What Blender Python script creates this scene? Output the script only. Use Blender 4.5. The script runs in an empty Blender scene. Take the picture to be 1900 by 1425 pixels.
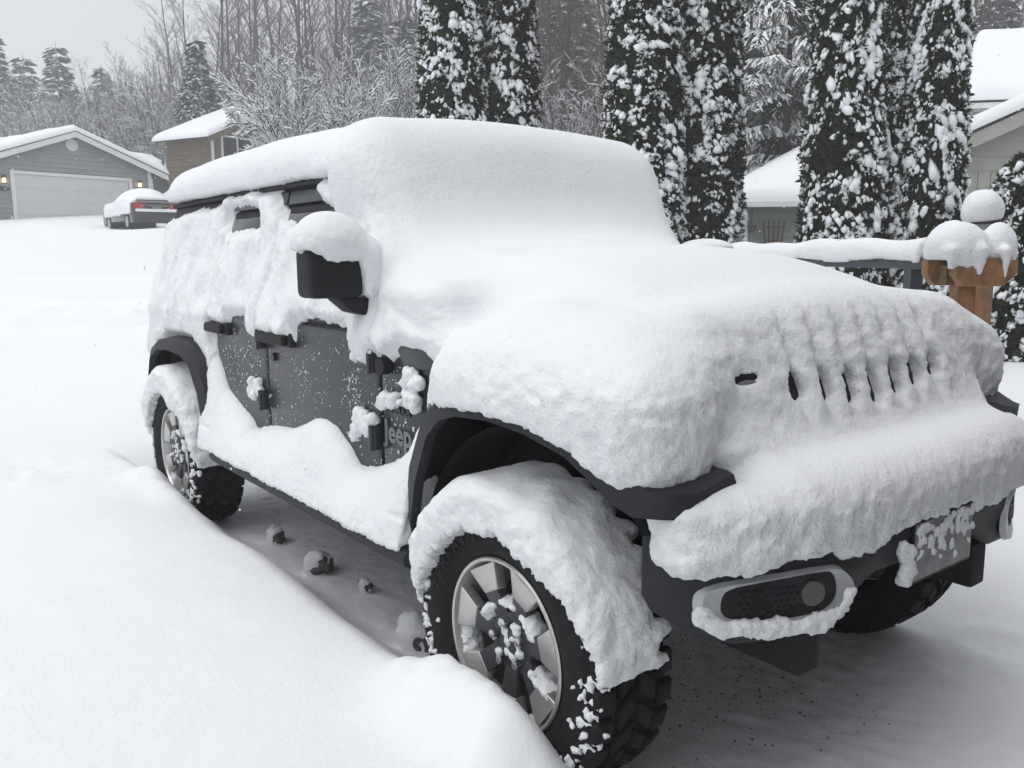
import bpy, bmesh, math, random
import numpy as np
from mathutils import Vector, Matrix

# ------------------------------------------------------------------ camera, sky, light, exposure
scene = bpy.context.scene
COL = scene.collection
CAM = np.array([1.7696, -2.2316, 1.4778])
YAW, PITCH, ROLL, FPX = math.radians(142.45), math.radians(-8.617), math.radians(-0.448), 1578.08


def cam_basis():
    f = np.array([math.cos(PITCH) * math.cos(YAW), math.cos(PITCH) * math.sin(YAW), math.sin(PITCH)])
    r = np.cross(f, [0, 0, 1.0]); r /= np.linalg.norm(r)
    u = np.cross(r, f)
    c, s = math.cos(ROLL), math.sin(ROLL)
    return np.array([c * r + s * u, -s * r + c * u, f])


CB = cam_basis()
cam_data = bpy.data.cameras.new('camera')
cam_data.sensor_width = 36.0
cam_data.lens = FPX / 1900 * 36
cam_data.clip_start = 0.05
cam_data.clip_end = 3000
cam = bpy.data.objects.new('camera', cam_data)
COL.objects.link(cam)
cam.matrix_world = Matrix([[CB[0][i], CB[1][i], -CB[2][i], CAM[i]] for i in range(3)] + [[0, 0, 0, 1]])
scene.camera = cam

SUN_EL, SUN_AZ = math.radians(68), math.radians(262)      # direction the light comes from (from +x towards +y)
world = bpy.data.worlds.new('World')
scene.world = world
world.use_nodes = True
wn = world.node_tree
bg = wn.nodes['Background']
sky_node = wn.nodes.new('ShaderNodeTexSky')
sky_node.sky_type = 'NISHITA'
sky_node.sun_disc = False
sky_node.sun_elevation = SUN_EL
sky_node.sun_rotation = math.pi / 2 - SUN_AZ
sky_node.air_density = 1.0
sky_node.dust_density = 8.0
sky_node.ozone_density = 1.0
hs = wn.nodes.new('ShaderNodeHueSaturation')
hs.inputs['Saturation'].default_value = 0.22
wn.links.new(sky_node.outputs[0], hs.inputs['Color'])
mixw = wn.nodes.new('ShaderNodeMix'); mixw.data_type = 'RGBA'
mixw.inputs['Factor'].default_value = 0.75
wn.links.new(hs.outputs[0], mixw.inputs['A'])
mixw.inputs['B'].default_value = (6.6, 6.75, 7.0, 1)        # closed cloud cover, the same in every direction
wn.links.new(mixw.outputs['Result'], bg.inputs['Color'])
bg.inputs['Strength'].default_value = 0.125

sun_data = bpy.data.lights.new('sun', 'SUN')
sun_data.energy = 0.75
sun_data.angle = math.radians(60)
sun_data.color = (1.0, 0.98, 0.95)
sun = bpy.data.objects.new('sun', sun_data)
COL.objects.link(sun)
sd = Vector((math.cos(SUN_EL) * math.cos(SUN_AZ), math.cos(SUN_EL) * math.sin(SUN_AZ), math.sin(SUN_EL)))
sun.rotation_euler = sd.to_track_quat('Z', 'Y').to_euler()
sun.location = (0, 0, 30)

vs = scene.view_settings
vs.view_transform = 'Standard'
vs.look = 'None'
vs.exposure = 0.09
vs.gamma = 1.0
vs.use_curve_mapping = False
scene.cycles.max_bounces = 8
scene.cycles.diffuse_bounces = 4
scene.cycles.volume_bounces = 1
scene.cycles.use_denoising = True

random.seed(7)
RNG = np.random.default_rng(7)


# ------------------------------------------------------------------ helpers
def at(px, py, D):
    """world point that lies D metres deep behind pixel (px, py) of the 1900 x 1425 photograph"""
    d = np.array([(px - 950) / FPX, -(py - 712.5) / FPX, 1.0]) @ CB
    return CAM + D * d


def on_axis(px, py, ax, val):
    d = np.array([(px - 950) / FPX, -(py - 712.5) / FPX, 1.0]) @ CB
    return CAM + (val - CAM[ax]) / d[ax] * d


def project(P):
    d = (np.asarray(P, float) - CAM) @ CB.T
    return np.stack([950 + FPX * d[..., 0] / d[..., 2], 712.5 - FPX * d[..., 1] / d[..., 2]], -1)


FH = np.array([math.cos(YAW), math.sin(YAW)])
RH = np.array([math.sin(YAW), -math.cos(YAW)])


def sstep(a, b, x):
    t = np.clip((x - a) / (b - a), 0, 1)
    return t * t * (3 - 2 * t)


_GR = np.random.default_rng(99).normal(size=(256, 3)).astype(np.float32)
_GR /= np.linalg.norm(_GR, axis=1, keepdims=True)


def vnoise(P, scale, seed=0):
    """gradient noise in about -1..1, P (N,3), scale = features per metre"""
    Q = P * scale + 0.173 * seed
    I = np.floor(Q).astype(np.int64)
    F = (Q - I).astype(np.float32)
    U = F * F * F * (F * (F * 6 - 15) + 10)
    I = I.astype(np.uint32)
    out = np.zeros(len(P), np.float32)
    with np.errstate(over='ignore'):
        hx = [(I[:, 0] + np.uint32(d)) * np.uint32(374761393) for d in (0, 1)]
        hy = [(I[:, 1] + np.uint32(d)) * np.uint32(668265263) for d in (0, 1)]
        hz = [(I[:, 2] + np.uint32(d)) * np.uint32(2246822519) for d in (0, 1)]
        for dx in (0, 1):
            wx = U[:, 0] if dx else 1 - U[:, 0]
            for dy in (0, 1):
                wy = U[:, 1] if dy else 1 - U[:, 1]
                for dz in (0, 1):
                    h = hx[dx] ^ hy[dy] ^ hz[dz]
                    h = (h ^ (h >> np.uint32(13))) * np.uint32(1274126177)
                    g = _GR[(h >> np.uint32(20)) & np.uint32(255)]
                    d = g[:, 0] * (F[:, 0] - dx) + g[:, 1] * (F[:, 1] - dy) + g[:, 2] * (F[:, 2] - dz)
                    out += wx * wy * (U[:, 2] if dz else 1 - U[:, 2]) * d
    return out * 1.7


def fbm(P, scale, octaves=3, seed=0, gain=0.5):
    s, a, o = 0, 1.0, 0
    for i in range(octaves):
        o = o + a * vnoise(P, scale * 2.03 ** i, seed + i * 17)
        s += a; a *= gain
    return o / s


def n2(x, y, scale, octaves=3, seed=0):
    P = np.stack([np.ravel(x), np.ravel(y), np.full(np.size(x), 0.37)], -1)
    return fbm(P, scale, octaves, seed).reshape(np.shape(x))


# ---- signed distance pieces (negative inside)
def smin(a, b, k):
    h = np.clip(0.5 + 0.5 * (b - a) / k, 0, 1)
    return b + (a - b) * h - k * h * (1 - h)


def smax(a, b, k):
    return -smin(-a, -b, k)


def sd_box(P, c, half, r=0.0, rot=None):
    q = P - np.asarray(c, np.float32)
    if rot is not None:
        q = q @ rot
    q = np.abs(q) - (np.asarray(half, np.float32) - r)
    return np.linalg.norm(np.maximum(q, 0), axis=1) + np.minimum(q.max(1), 0) - r


def sd_ell(P, c, rad):
    rad = np.asarray(rad, np.float32)
    q = (P - np.asarray(c, np.float32))
    k0 = np.linalg.norm(q / rad, axis=1)
    k1 = np.linalg.norm(q / rad ** 2, axis=1) + 1e-6
    return k0 * (k0 - 1) / k1


def sd_cap(P, a, b, r, r2=None):
    a = np.asarray(a, np.float32); b = np.asarray(b, np.float32)
    d = b - a
    t = np.clip((P - a) @ d / (d @ d), 0, 1)
    rr = r if r2 is None else r + (r2 - r) * t
    return np.linalg.norm(P - a - t[:, None] * d, axis=1) - rr


def roty(a):
    c, s = math.cos(a), math.sin(a)
    return np.array([[c, 0, s], [0, 1, 0], [-s, 0, c]], np.float32)


def poly_sd(X, Z, poly):
    """2-D signed distance to a closed polygon, negative inside"""
    p = np.asarray(poly, np.float32); n = len(p)
    d = np.full(X.shape, 1e9, np.float32); s = np.ones(X.shape, bool)
    for i in range(n):
        a = p[i]; b = p[i - 1]
        ex, ez = b[0] - a[0], b[1] - a[1]
        wx, wz = X - a[0], Z - a[1]
        t = np.clip((wx * ex + wz * ez) / (ex * ex + ez * ez + 1e-12), 0, 1)
        d = np.minimum(d, (wx - ex * t) ** 2 + (wz - ez * t) ** 2)
        c1 = Z >= a[1]; c2 = Z < b[1]; c3 = ex * wz > ez * wx
        s ^= (c1 & c2 & c3) | (~c1 & ~c2 & ~c3)
    return np.where(s, 1, -1) * np.sqrt(d)


def sdf_mesh(f, lo, hi, h, B=8):
    """surface nets on a narrow band of the distance field f"""
    lo = np.asarray(lo, float); hi = np.asarray(hi, float)
    nb = np.ceil((hi - lo) / (h * B)).astype(int)
    n = nb * B + 1
    bc = np.stack(np.meshgrid(*[np.arange(k) for k in nb], indexing='ij'), -1).reshape(-1, 3)
    cen = (lo + (bc + 0.5) * B * h).astype(np.float32)
    fc = f(cen)
    V = np.repeat(np.repeat(np.repeat(np.where(fc > 0, 1.0, -1.0).astype(np.float32).reshape(nb), B, 0), B, 1), B, 2)
    V = np.pad(V, ((0, 1), (0, 1), (0, 1)), mode='edge')
    act = bc[np.abs(fc) < B * h * 1.05]
    off = np.stack(np.meshgrid(*[np.arange(B + 1)] * 3, indexing='ij'), -1).reshape(-1, 3)
    CH = max(1, 1500000 // len(off))
    for s in range(0, len(act), CH):
        idx = (act[s:s + CH, None, :] * B + off[None]).reshape(-1, 3)
        V[idx[:, 0], idx[:, 1], idx[:, 2]] = f((lo + idx * h).astype(np.float32))
    for ax in range(3):                                     # close against the box
        sl = [slice(None)] * 3
        sl[ax] = 0; V[tuple(sl)] = np.maximum(V[tuple(sl)], 0.5 * h)
        sl[ax] = -1; V[tuple(sl)] = np.maximum(V[tuple(sl)], 0.5 * h)
    ins = V < 0
    cnt = np.zeros(np.array(V.shape) - 1, np.int8)
    for a in (0, 1):
        for b in (0, 1):
            for c in (0, 1):
                cnt += ins[a:ins.shape[0] - 1 + a, b:ins.shape[1] - 1 + b, c:ins.shape[2] - 1 + c]
    cells = np.argwhere((cnt > 0) & (cnt < 8))
    cid = np.full(cnt.shape, -1, np.int32)
    cid[cells[:, 0], cells[:, 1], cells[:, 2]] = np.arange(len(cells))
    acc = np.zeros((len(cells), 3)); w = np.zeros(len(cells))
    for ax in range(3):
        o1, o2 = [k for k in range(3) if k != ax]
        for p in (0, 1):
            for q in (0, 1):
                A = cells.copy(); A[:, o1] += p; A[:, o2] += q
                C = A.copy(); C[:, ax] += 1
                va = V[A[:, 0], A[:, 1], A[:, 2]]; vb = V[C[:, 0], C[:, 1], C[:, 2]]
                m = (va < 0) != (vb < 0)
                t = np.where(m, va / np.where(m, va - vb, 1), 0)
                pt = A.astype(float); pt[:, ax] += t
                acc[m] += pt[m]; w[m] += 1
    verts = lo + acc / w[:, None] * h
    faces = []
    for ax in range(3):
        o1, o2 = (ax + 1) % 3, (ax + 2) % 3
        sa = [slice(None)] * 3; sb = [slice(None)] * 3
        sa[ax] = slice(0, -1); sb[ax] = slice(1, None)
        ch = np.argwhere(ins[tuple(sa)] != ins[tuple(sb)])
        ok = (ch[:, o1] > 0) & (ch[:, o2] > 0) & (ch[:, o1] < V.shape[o1] - 1) & (ch[:, o2] < V.shape[o2] - 1)
        ch = ch[ok]
        flip = ins[ch[:, 0], ch[:, 1], ch[:, 2]]
        q = []
        for d1, d2 in ((-1, -1), (0, -1), (0, 0), (-1, 0)):
            C = ch.copy(); C[:, o1] += d1; C[:, o2] += d2
            q.append(cid[C[:, 0], C[:, 1], C[:, 2]])
        q = np.stack(q, 1)
        q[~flip] = q[~flip][:, ::-1]
        faces.append(q)
    F = np.concatenate(faces)
    return verts, F[(F >= 0).all(1)]


def vert_normals(V, F):
    N = np.zeros_like(V)
    n = np.cross(V[F[:, 2]] - V[F[:, 0]], V[F[:, 3 if F.shape[1] > 3 else 1]] - V[F[:, 1 if F.shape[1] > 3 else 0]])
    for k in range(F.shape[1]):
        for c in range(3):
            N[:, c] += np.bincount(F[:, k], n[:, c], len(V))
    return N / (np.linalg.norm(N, axis=1, keepdims=True) + 1e-12)


# ---- objects
def np_mesh(name, V, F, smooth=True):
    V = np.ascontiguousarray(V, np.float32); F = np.ascontiguousarray(F, np.int32)
    me = bpy.data.meshes.new(name)
    me.vertices.add(len(V)); me.vertices.foreach_set('co', V.ravel())
    k = F.shape[1]
    me.loops.add(F.size); me.loops.foreach_set('vertex_index', F.ravel())
    me.polygons.add(len(F))
    me.polygons.foreach_set('loop_start', np.arange(0, F.size, k, dtype=np.int32))
    me.polygons.foreach_set('loop_total', np.full(len(F), k, np.int32))
    me.polygons.foreach_set('use_smooth', np.full(len(F), smooth, bool))
    me.update(calc_edges=True)
    return me


def link(name, data, mat=None, parent=None):
    o = bpy.data.objects.new(name, data)
    COL.objects.link(o)
    if mat is not None and data is not None:
        data.materials.clear(); data.materials.append(mat)
    if parent is not None:
        o.parent = parent
        o.matrix_parent_inverse = world_of(parent).inverted()
    return o


def world_of(o):
    m = o.matrix_basis.copy()
    if o.parent is not None:
        m = world_of(o.parent) @ o.matrix_parent_inverse @ m
    return m


def empty(name, loc, rz=0):
    o = bpy.data.objects.new(name, None)
    COL.objects.link(o)
    o.empty_display_size = 0.2
    o.location = loc
    o.rotation_euler = (0, 0, rz)
    return o


def tag(o, label=None, cat=None, group=None, kind=None):
    if label: o['label'] = label
    if cat: o['category'] = cat
    if group: o['group'] = group
    if kind: o['kind'] = kind
    return o


def copy_tree(o, parent=None):
    c = o.copy(); COL.objects.link(c)
    if parent is not None: c.parent = parent
    for ch in list(o.children):
        copy_tree(ch, c)
    return c


class MB:
    """collects boxes, tubes and lathes; build() links them as one mesh object"""
    def __init__(self):
        self.v, self.f = [], []

    def add(self, V, F):
        b = len(self.v)
        self.v += [tuple(map(float, p)) for p in V]
        self.f += [tuple(int(i) + b for i in q) for q in F]
        return self

    def box(self, c, s, rot=None):
        c = np.asarray(c, float); h = np.asarray(s, float) / 2
        V = np.array([[x, y, z] for x in (-1, 1) for y in (-1, 1) for z in (-1, 1)]) * h
        if rot is not None: V = V @ np.asarray(rot).T
        return self.add(V + c, [(0, 1, 3, 2), (4, 6, 7, 5), (0, 4, 5, 1), (2, 3, 7, 6), (0, 2, 6, 4), (1, 5, 7, 3)])

    def tube(self, pts, rad, n=8, cap=True):
        pts = [np.asarray(p, float) for p in pts]
        m = len(pts)
        rad = [rad] * m if np.isscalar(rad) else rad
        rings = []
        for i, p in enumerate(pts):
            t = pts[min(i + 1, m - 1)] - pts[max(i - 1, 0)]
            t /= np.linalg.norm(t) + 1e-9
            a = np.cross(t, [0, 0, 1.0] if abs(t[2]) < .9 else [1.0, 0, 0]); a /= np.linalg.norm(a)
            b = np.cross(t, a)
            rings.append([p + rad[i] * (math.cos(2 * math.pi * k / n) * a + math.sin(2 * math.pi * k / n) * b) for k in range(n)])
        V = [q for r in rings for q in r]
        F = [(i * n + k, i * n + (k + 1) % n, (i + 1) * n + (k + 1) % n, (i + 1) * n + k) for i in range(m - 1) for k in range(n)]
        if cap:
            F += [tuple(range(n))[::-1], tuple((m - 1) * n + k for k in range(n))]
        return self.add(V, F)

    def loft(self, rings, closed=True, cap=True):
        n = len(rings[0]); m = len(rings)
        V = [p for r in rings for p in r]
        e = n if closed else n - 1
        F = [(i * n + k, i * n + (k + 1) % n, (i + 1) * n + (k + 1) % n, (i + 1) * n + k) for i in range(m - 1) for k in range(e)]
        if cap and closed:
            F += [tuple(range(n))[::-1], tuple((m - 1) * n + k for k in range(n))]
        return self.add(V, F)

    def prism(self, poly, axis, a, b):
        """poly: 2-D points in the plane across axis, extruded from a to b"""
        def p3(u, v, w):
            return (w, u, v) if axis == 0 else (u, w, v) if axis == 1 else (u, v, w)
        n = len(poly)
        V = [p3(u, v, a) for u, v in poly] + [p3(u, v, b) for u, v in poly]
        F = [tuple(range(n)), tuple(range(2 * n - 1, n - 1, -1))] + [(i, i + n, (i + 1) % n + n, (i + 1) % n) for i in range(n)]
        return self.add(V, F)

    def mesh(self, name, bevel=0, seg=2, smooth=False, angle=35):
        me = bpy.data.meshes.new(name)
        bm = bmesh.new()
        vs_ = [bm.verts.new(p) for p in self.v]
        for q in self.f:
            try: bm.faces.new([vs_[i] for i in q])
            except ValueError: pass
        bmesh.ops.recalc_face_normals(bm, faces=bm.faces)
        if bevel:
            ed = [e for e in bm.edges if len(e.link_faces) == 2 and e.calc_face_angle(0) > math.radians(25)]
            bmesh.ops.bevel(bm, geom=ed, offset=bevel, segments=seg, affect='EDGES', profile=0.6, clamp_overlap=True)
        for f in bm.faces: f.smooth = bool(bevel) or smooth
        if bevel or smooth:
            for e in bm.edges:
                e.smooth = not (len(e.link_faces) == 2 and e.calc_face_angle(0) > math.radians(angle + (20 if bevel else 0)))
        bm.to_mesh(me); bm.free()
        return me

    def build(self, name, mat, parent=None, **k):
        return link(name, self.mesh(name, **k), mat, parent)


def box(name, c, s, mat, parent=None, bevel=0.0, rot=None, seg=2):
    return MB().box(c, s, rot).build(name, mat, parent, bevel=bevel, seg=seg)


def text_mesh(body, size, extrude, shear=0.0, spacing=1.0, bold=0.0):
    cu = bpy.data.curves.new('lettering', 'FONT')
    cu.body = body; cu.size = size; cu.extrude = extrude; cu.shear = shear; cu.space_character = spacing; cu.offset = bold
    cu.align_x = 'LEFT'; cu.resolution_u = 3
    o = bpy.data.objects.new('lettering_source', cu); COL.objects.link(o)
    dg = bpy.context.evaluated_depsgraph_get()
    me = bpy.data.meshes.new_from_object(o.evaluated_get(dg))
    bpy.data.objects.remove(o); bpy.data.curves.remove(cu)
    return me


# ------------------------------------------------------------------ materials
def new_mat(name):
    m = bpy.data.materials.new(name); m.use_nodes = True
    return m, m.node_tree, m.node_tree.nodes['Principled BSDF']


def mat(name, col, rough=0.6, metal=0.0, var=0.0, scale=8.0, bump=0.0, bscale=60.0, spec=0.5, coat=0.0):
    m, t, b = new_mat(name)
    b.inputs['Base Color'].default_value = (*col, 1)
    b.inputs['Roughness'].default_value = rough
    b.inputs['Metallic'].default_value = metal
    b.inputs['Specular IOR Level'].default_value = spec
    if coat: b.inputs['Coat Weight'].default_value = coat
    tc = t.nodes.new('ShaderNodeTexCoord')
    if var:
        n = t.nodes.new('ShaderNodeTexNoise'); n.inputs['Scale'].default_value = scale; n.inputs['Detail'].default_value = 6
        t.links.new(tc.outputs['Object'], n.inputs['Vector'])
        r = t.nodes.new('ShaderNodeMapRange')
        r.inputs['From Min'].default_value = 0.3; r.inputs['From Max'].default_value = 0.7
        r.inputs['To Min'].default_value = 1 - var; r.inputs['To Max'].default_value = 1 + var
        t.links.new(n.outputs['Fac'], r.inputs['Value'])
        mx = t.nodes.new('ShaderNodeVectorMath'); mx.operation = 'SCALE'
        mx.inputs[0].default_value = col
        t.links.new(r.outputs[0], mx.inputs['Scale'])
        t.links.new(mx.outputs[0], b.inputs['Base Color'])
    if bump:
        n = t.nodes.new('ShaderNodeTexNoise'); n.inputs['Scale'].default_value = bscale; n.inputs['Detail'].default_value = 4
        t.links.new(tc.outputs['Object'], n.inputs['Vector'])
        bp = t.nodes.new('ShaderNodeBump'); bp.inputs['Strength'].default_value = bump; bp.inputs['Distance'].default_value = 0.01
        t.links.new(n.outputs['Fac'], bp.inputs['Height'])
        t.links.new(bp.outputs[0], b.inputs['Normal'])
    return m


def snow_mat(name, col=(0.86, 0.875, 0.90), bump=0.35, s1=70.0, s2=260.0, crumb=0.0):
    """fine relief on snow; crumb adds coarse grains where the surface stands steep"""
    m, t, b = new_mat(name)
    b.inputs['Base Color'].default_value = (*col, 1)
    b.inputs['Roughness'].default_value = 0.75
    b.inputs['Specular IOR Level'].default_value = 0.15
    tc = t.nodes.new('ShaderNodeTexCoord')
    last = None
    lay = [(s1, bump, 0.012, 0), (s2, bump * 0.8, 0.004, 0)]
    if crumb:
        ge = t.nodes.new('ShaderNodeNewGeometry'); sp = t.nodes.new('ShaderNodeSeparateXYZ')
        t.links.new(ge.outputs['Normal'], sp.inputs[0])
        r = t.nodes.new('ShaderNodeMapRange'); r.inputs['From Min'].default_value = 0.60; r.inputs['From Max'].default_value = 0.10
        r.inputs['To Min'].default_value = 0.02; r.inputs['To Max'].default_value = crumb
        t.links.new(sp.outputs['Z'], r.inputs['Value'])
        lay = [(38.0, r.outputs[0], 0.03, 1), (95.0, r.outputs[0], 0.014, 1)] + lay
    for s, st, ds, k in lay:
        n = t.nodes.new('ShaderNodeTexNoise'); n.inputs['Scale'].default_value = s; n.inputs['Detail'].default_value = 5
        n.inputs['Roughness'].default_value = 0.65
        t.links.new(tc.outputs['Object'], n.inputs['Vector'])
        bp = t.nodes.new('ShaderNodeBump'); bp.inputs['Distance'].default_value = ds
        if k: t.links.new(st, bp.inputs['Strength'])
        else: bp.inputs['Strength'].default_value = st
        t.links.new(n.outputs['Fac'], bp.inputs['Height'])
        if last is not None: t.links.new(last, bp.inputs['Normal'])
        last = bp.outputs[0]
    t.links.new(last, b.inputs['Normal'])
    return m


def snowy_mat(name, col, lo=0.15, hi=0.55, scale=3.0, amount=0.25, rough=0.85, var=0.25):
    """bark, needles or twigs that carry snow on whatever faces up"""
    m, t, b = new_mat(name)
    b.inputs['Roughness'].default_value = rough
    b.inputs['Specular IOR Level'].default_value = 0.15
    tc = t.nodes.new('ShaderNodeTexCoord'); ge = t.nodes.new('ShaderNodeNewGeometry')
    sp = t.nodes.new('ShaderNodeSeparateXYZ'); t.links.new(ge.outputs['Normal'], sp.inputs[0])
    n = t.nodes.new('ShaderNodeTexNoise'); n.inputs['Scale'].default_value = scale; n.inputs['Detail'].default_value = 5
    t.links.new(tc.outputs['Object'], n.inputs['Vector'])
    a = t.nodes.new('ShaderNodeMath'); a.operation = 'MULTIPLY_ADD'
    t.links.new(n.outputs['Fac'], a.inputs[0]); a.inputs[1].default_value = amount * 4; a.inputs[2].default_value = -amount * 2
    ad = t.nodes.new('ShaderNodeMath'); t.links.new(sp.outputs['Z'], ad.inputs[0]); t.links.new(a.outputs[0], ad.inputs[1])
    r = t.nodes.new('ShaderNodeMapRange'); r.interpolation_type = 'SMOOTHSTEP'
    r.inputs['From Min'].default_value = lo; r.inputs['From Max'].default_value = hi
    t.links.new(ad.outputs[0], r.inputs['Value'])
    n2_ = t.nodes.new('ShaderNodeTexNoise'); n2_.inputs['Scale'].default_value = 2.5; t.links.new(tc.outputs['Object'], n2_.inputs['Vector'])
    rr = t.nodes.new('ShaderNodeMapRange'); rr.inputs['To Min'].default_value = 1 - var; rr.inputs['To Max'].default_value = 1 + var
    t.links.new(n2_.outputs['Fac'], rr.inputs['Value'])
    vm = t.nodes.new('ShaderNodeVectorMath'); vm.operation = 'SCALE'; vm.inputs[0].default_value = col
    t.links.new(rr.outputs[0], vm.inputs['Scale'])
    mx = t.nodes.new('ShaderNodeMix'); mx.data_type = 'RGBA'
    t.links.new(r.outputs[0], mx.inputs['Factor']); t.links.new(vm.outputs[0], mx.inputs['A'])
    mx.inputs['B'].default_value = (0.85, 0.87, 0.9, 1)
    t.links.new(mx.outputs['Result'], b.inputs['Base Color'])
    return m


def glass_mat(name, col, rough=0.05):
    m, t, b = new_mat(name)
    b.inputs['Base Color'].default_value = (*col, 1)
    b.inputs['Roughness'].default_value = rough
    b.inputs['Specular IOR Level'].default_value = 0.6
    return m


def lamp_mat(name, col, strength):
    m, t, b = new_mat(name)
    b.inputs['Base Color'].default_value = (*col, 1)
    b.inputs['Emission Color'].default_value = (*col, 1)
    b.inputs['Emission Strength'].default_value = strength
    return m


M = dict(
    snow=snow_mat('fresh_snow', bump=0.5, crumb=0.5),
    snow_far=snow_mat('settled_snow', bump=0.15, s1=12, s2=40),
    paint=mat('granite_grey_paint', (0.040, 0.044, 0.053), 0.34, 0.25, var=0.08, scale=3, spec=0.35, coat=0.1),
    plastic=mat('textured_black_plastic', (0.014, 0.0145, 0.016), 0.62, bump=0.15, bscale=420, spec=0.25),
    plastic_grey=mat('weathered_grey_plastic', (0.022, 0.0235, 0.027), 0.6, spec=0.3, bump=0.12, bscale=420, var=0.15, scale=6),
    rubber=mat('tyre_rubber', (0.012, 0.012, 0.013), 0.8, bump=0.3, bscale=200, var=0.35, scale=12, spec=0.25),
    dark=mat('underbody_black', (0.010, 0.010, 0.011), 0.85),
    seal=mat('rubber_seal', (0.008, 0.008, 0.009), 0.7),
    silver=mat('machined_alloy', (0.52, 0.52, 0.51), 0.34, 0.75, var=0.06, scale=30),
    alloy_dark=mat('dark_painted_alloy', (0.055, 0.057, 0.062), 0.45, 0.3),
    satin=mat('satin_silver_plastic', (0.42, 0.43, 0.44), 0.42, 0.5, var=0.08, scale=20),
    chrome=mat('chrome', (0.6, 0.61, 0.62), 0.18, 1.0),
    glass=glass_mat('dark_glass', (0.012, 0.014, 0.016)),
    lens=glass_mat('clear_lens', (0.25, 0.26, 0.27), 0.12),
    fog_lens=glass_mat('fog_lens', (0.10, 0.095, 0.09), 0.25),
    red=glass_mat('red_lens', (0.38, 0.012, 0.014), 0.25),
    plate=mat('frosted_plate', (0.23, 0.235, 0.24), 0.55, 0.2, var=0.3, scale=25, bump=0.2, bscale=150),
    letter=mat('badge_grey', (0.16, 0.165, 0.175), 0.35, 0.6),
    letter_black=mat('badge_black', (0.012, 0.012, 0.013), 0.4),
)
# ------------------------------------------------------------------ ground: one snow sheet out to the horizon, bare drive under the car
def rise(x, y):
    s = (x - CAM[0]) * FH[0] + (y - CAM[1]) * FH[1]
    t = (x - CAM[0]) * RH[0] + (y - CAM[1]) * RH[1]
    a = t / np.maximum(s, 1.0)
    w = sstep(0.10, -0.22, a)
    u = np.clip(s - 6.0, 0, None)
    ru = u * u / (u + 3.0)
    ru = np.where(ru > 55, 55 + (ru - 55) * 0.15, ru)
    back = np.clip(s - 18.0, 0, 40)
    return ru * (0.104 * w) + 0.05 * back * (1 - w)


def ground_z(x, y):
    return rise(x, y) + 0.25


FOOT = [on_axis(1800, 1212, 2, 0.09), on_axis(1862, 1175, 2, 0.09)]
HUMPS = [((-0.08, -1.04), (0.24, 0.13), 0.13), ((0.20, -1.05), (0.14, 0.13), 0.09), ((-3.05, -1.03), (0.25, 0.12), 0.08), ((-2.7, -1.02), (0.15, 0.10), 0.05)]


SEDAN = at(262, 415, 33.5)


def snow_z(x, y):
    base = rise(x, y)
    n_big = n2(x, y, 0.35, 2, 3)
    n_mid = n2(x, y, 1.7, 2, 5)
    dep = 0.25 + 0.035 * n_big + 0.012 * n_mid + 0.0035 * n2(x, y, 9, 3, 87)
    # thin under the car, banked up along its right side
    ws = sstep(-0.70, -1.05, y + 0.07 * n2(x, y, 1.1, 2, 83) + 0.02 * n_mid)
    wl = sstep(0.80, 1.75, y) * 0.85
    side = np.maximum(ws, wl)
    wb = sstep(-3.45, -4.2, x)
    wf = sstep(0.55, 1.25, x) * 0.42
    dep_s = dep * np.maximum(np.maximum(side, wb), wf)
    front = sstep(0.22, 0.62, x)
    thin = np.maximum(np.minimum(dep_s, dep * 0.42), dep * wf)
    near_front = sstep(-1.9, -1.3, y) * (1 - sstep(0.9, 1.6, y))
    dep = dep_s * (1 - front * near_front) + thin * front * near_front
    for (cx, cy), (sx, sy), h in HUMPS:
        e_ = np.exp(-((x - cx) / sx) ** 2 - ((y - cy) / sy) ** 2)
        dep = dep + h * e_ * (1 + 0.35 * n2(x, y, 7, 3, 91))
    cover = np.clip(dep / 0.06, 0, 1)
    dust = 0.014 * n2(x, y, 18, 2, 11) + 0.010 * n2(x, y, 2.2, 2, 13)
    bare = 0.45 * np.exp(-((x + 0.05) / 0.42) ** 2 - ((y - 0.05) / 0.50) ** 2) + 0.35 * np.exp(-((x + 2.6) / 0.5) ** 2 - ((y + 0.1) / 0.5) ** 2)
    dep = dep + (1 - cover) * (0.014 + 0.7 * dust - 0.020 * bare)
    for p in FOOT:
        q = np.hypot((x - p[0]) / 0.11, (y - p[1]) / 0.07)
        dep = dep - 0.009 * np.exp(-q ** 4) + 0.010 * np.exp(-(q - 1.5) ** 2 * 4)
    # wheel ruts of the street on the left
    s = (x - CAM[0]) * FH[0] + (y - CAM[1]) * FH[1]
    t = (x - CAM[0]) * RH[0] + (y - CAM[1]) * RH[1]
    wob = 0.18 * n2(t, t * 0, 0.35, 2, 21)
    for s0, w, h in ((10.9, 0.34, 0.20), (12.6, 0.3, 0.07), (15.5, 0.4, 0.05)):
        q = np.abs(s - s0 + 0.10 * t + wob) / w
        lum = n2(x, y, 2.2, 2, 27)
        dep = dep + sstep(-1.6, -3.2, t) * (-h * np.exp(-q ** 4) + 0.35 * h * np.exp(-(q - 1.7) ** 2 * 3) * (1 + 1.6 * lum))
    dep = dep - 0.30 * np.exp(-(((x - SEDAN[0]) / 3.2) ** 4 + ((y - SEDAN[1]) / 2.2) ** 4))
    # trampled line behind the rear wheel
    q = np.abs(x + 3.9 - 0.25 * (y + 2)) / 0.22
    dep = dep + sstep(-1.0, -1.4, y) * sstep(-6.5, -2.0, y) * (-0.03 * np.exp(-q ** 2) + 0.02 * n2(x, y, 6, 2, 33) * np.exp(-(q / 2) ** 2))
    return base + dep


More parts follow.
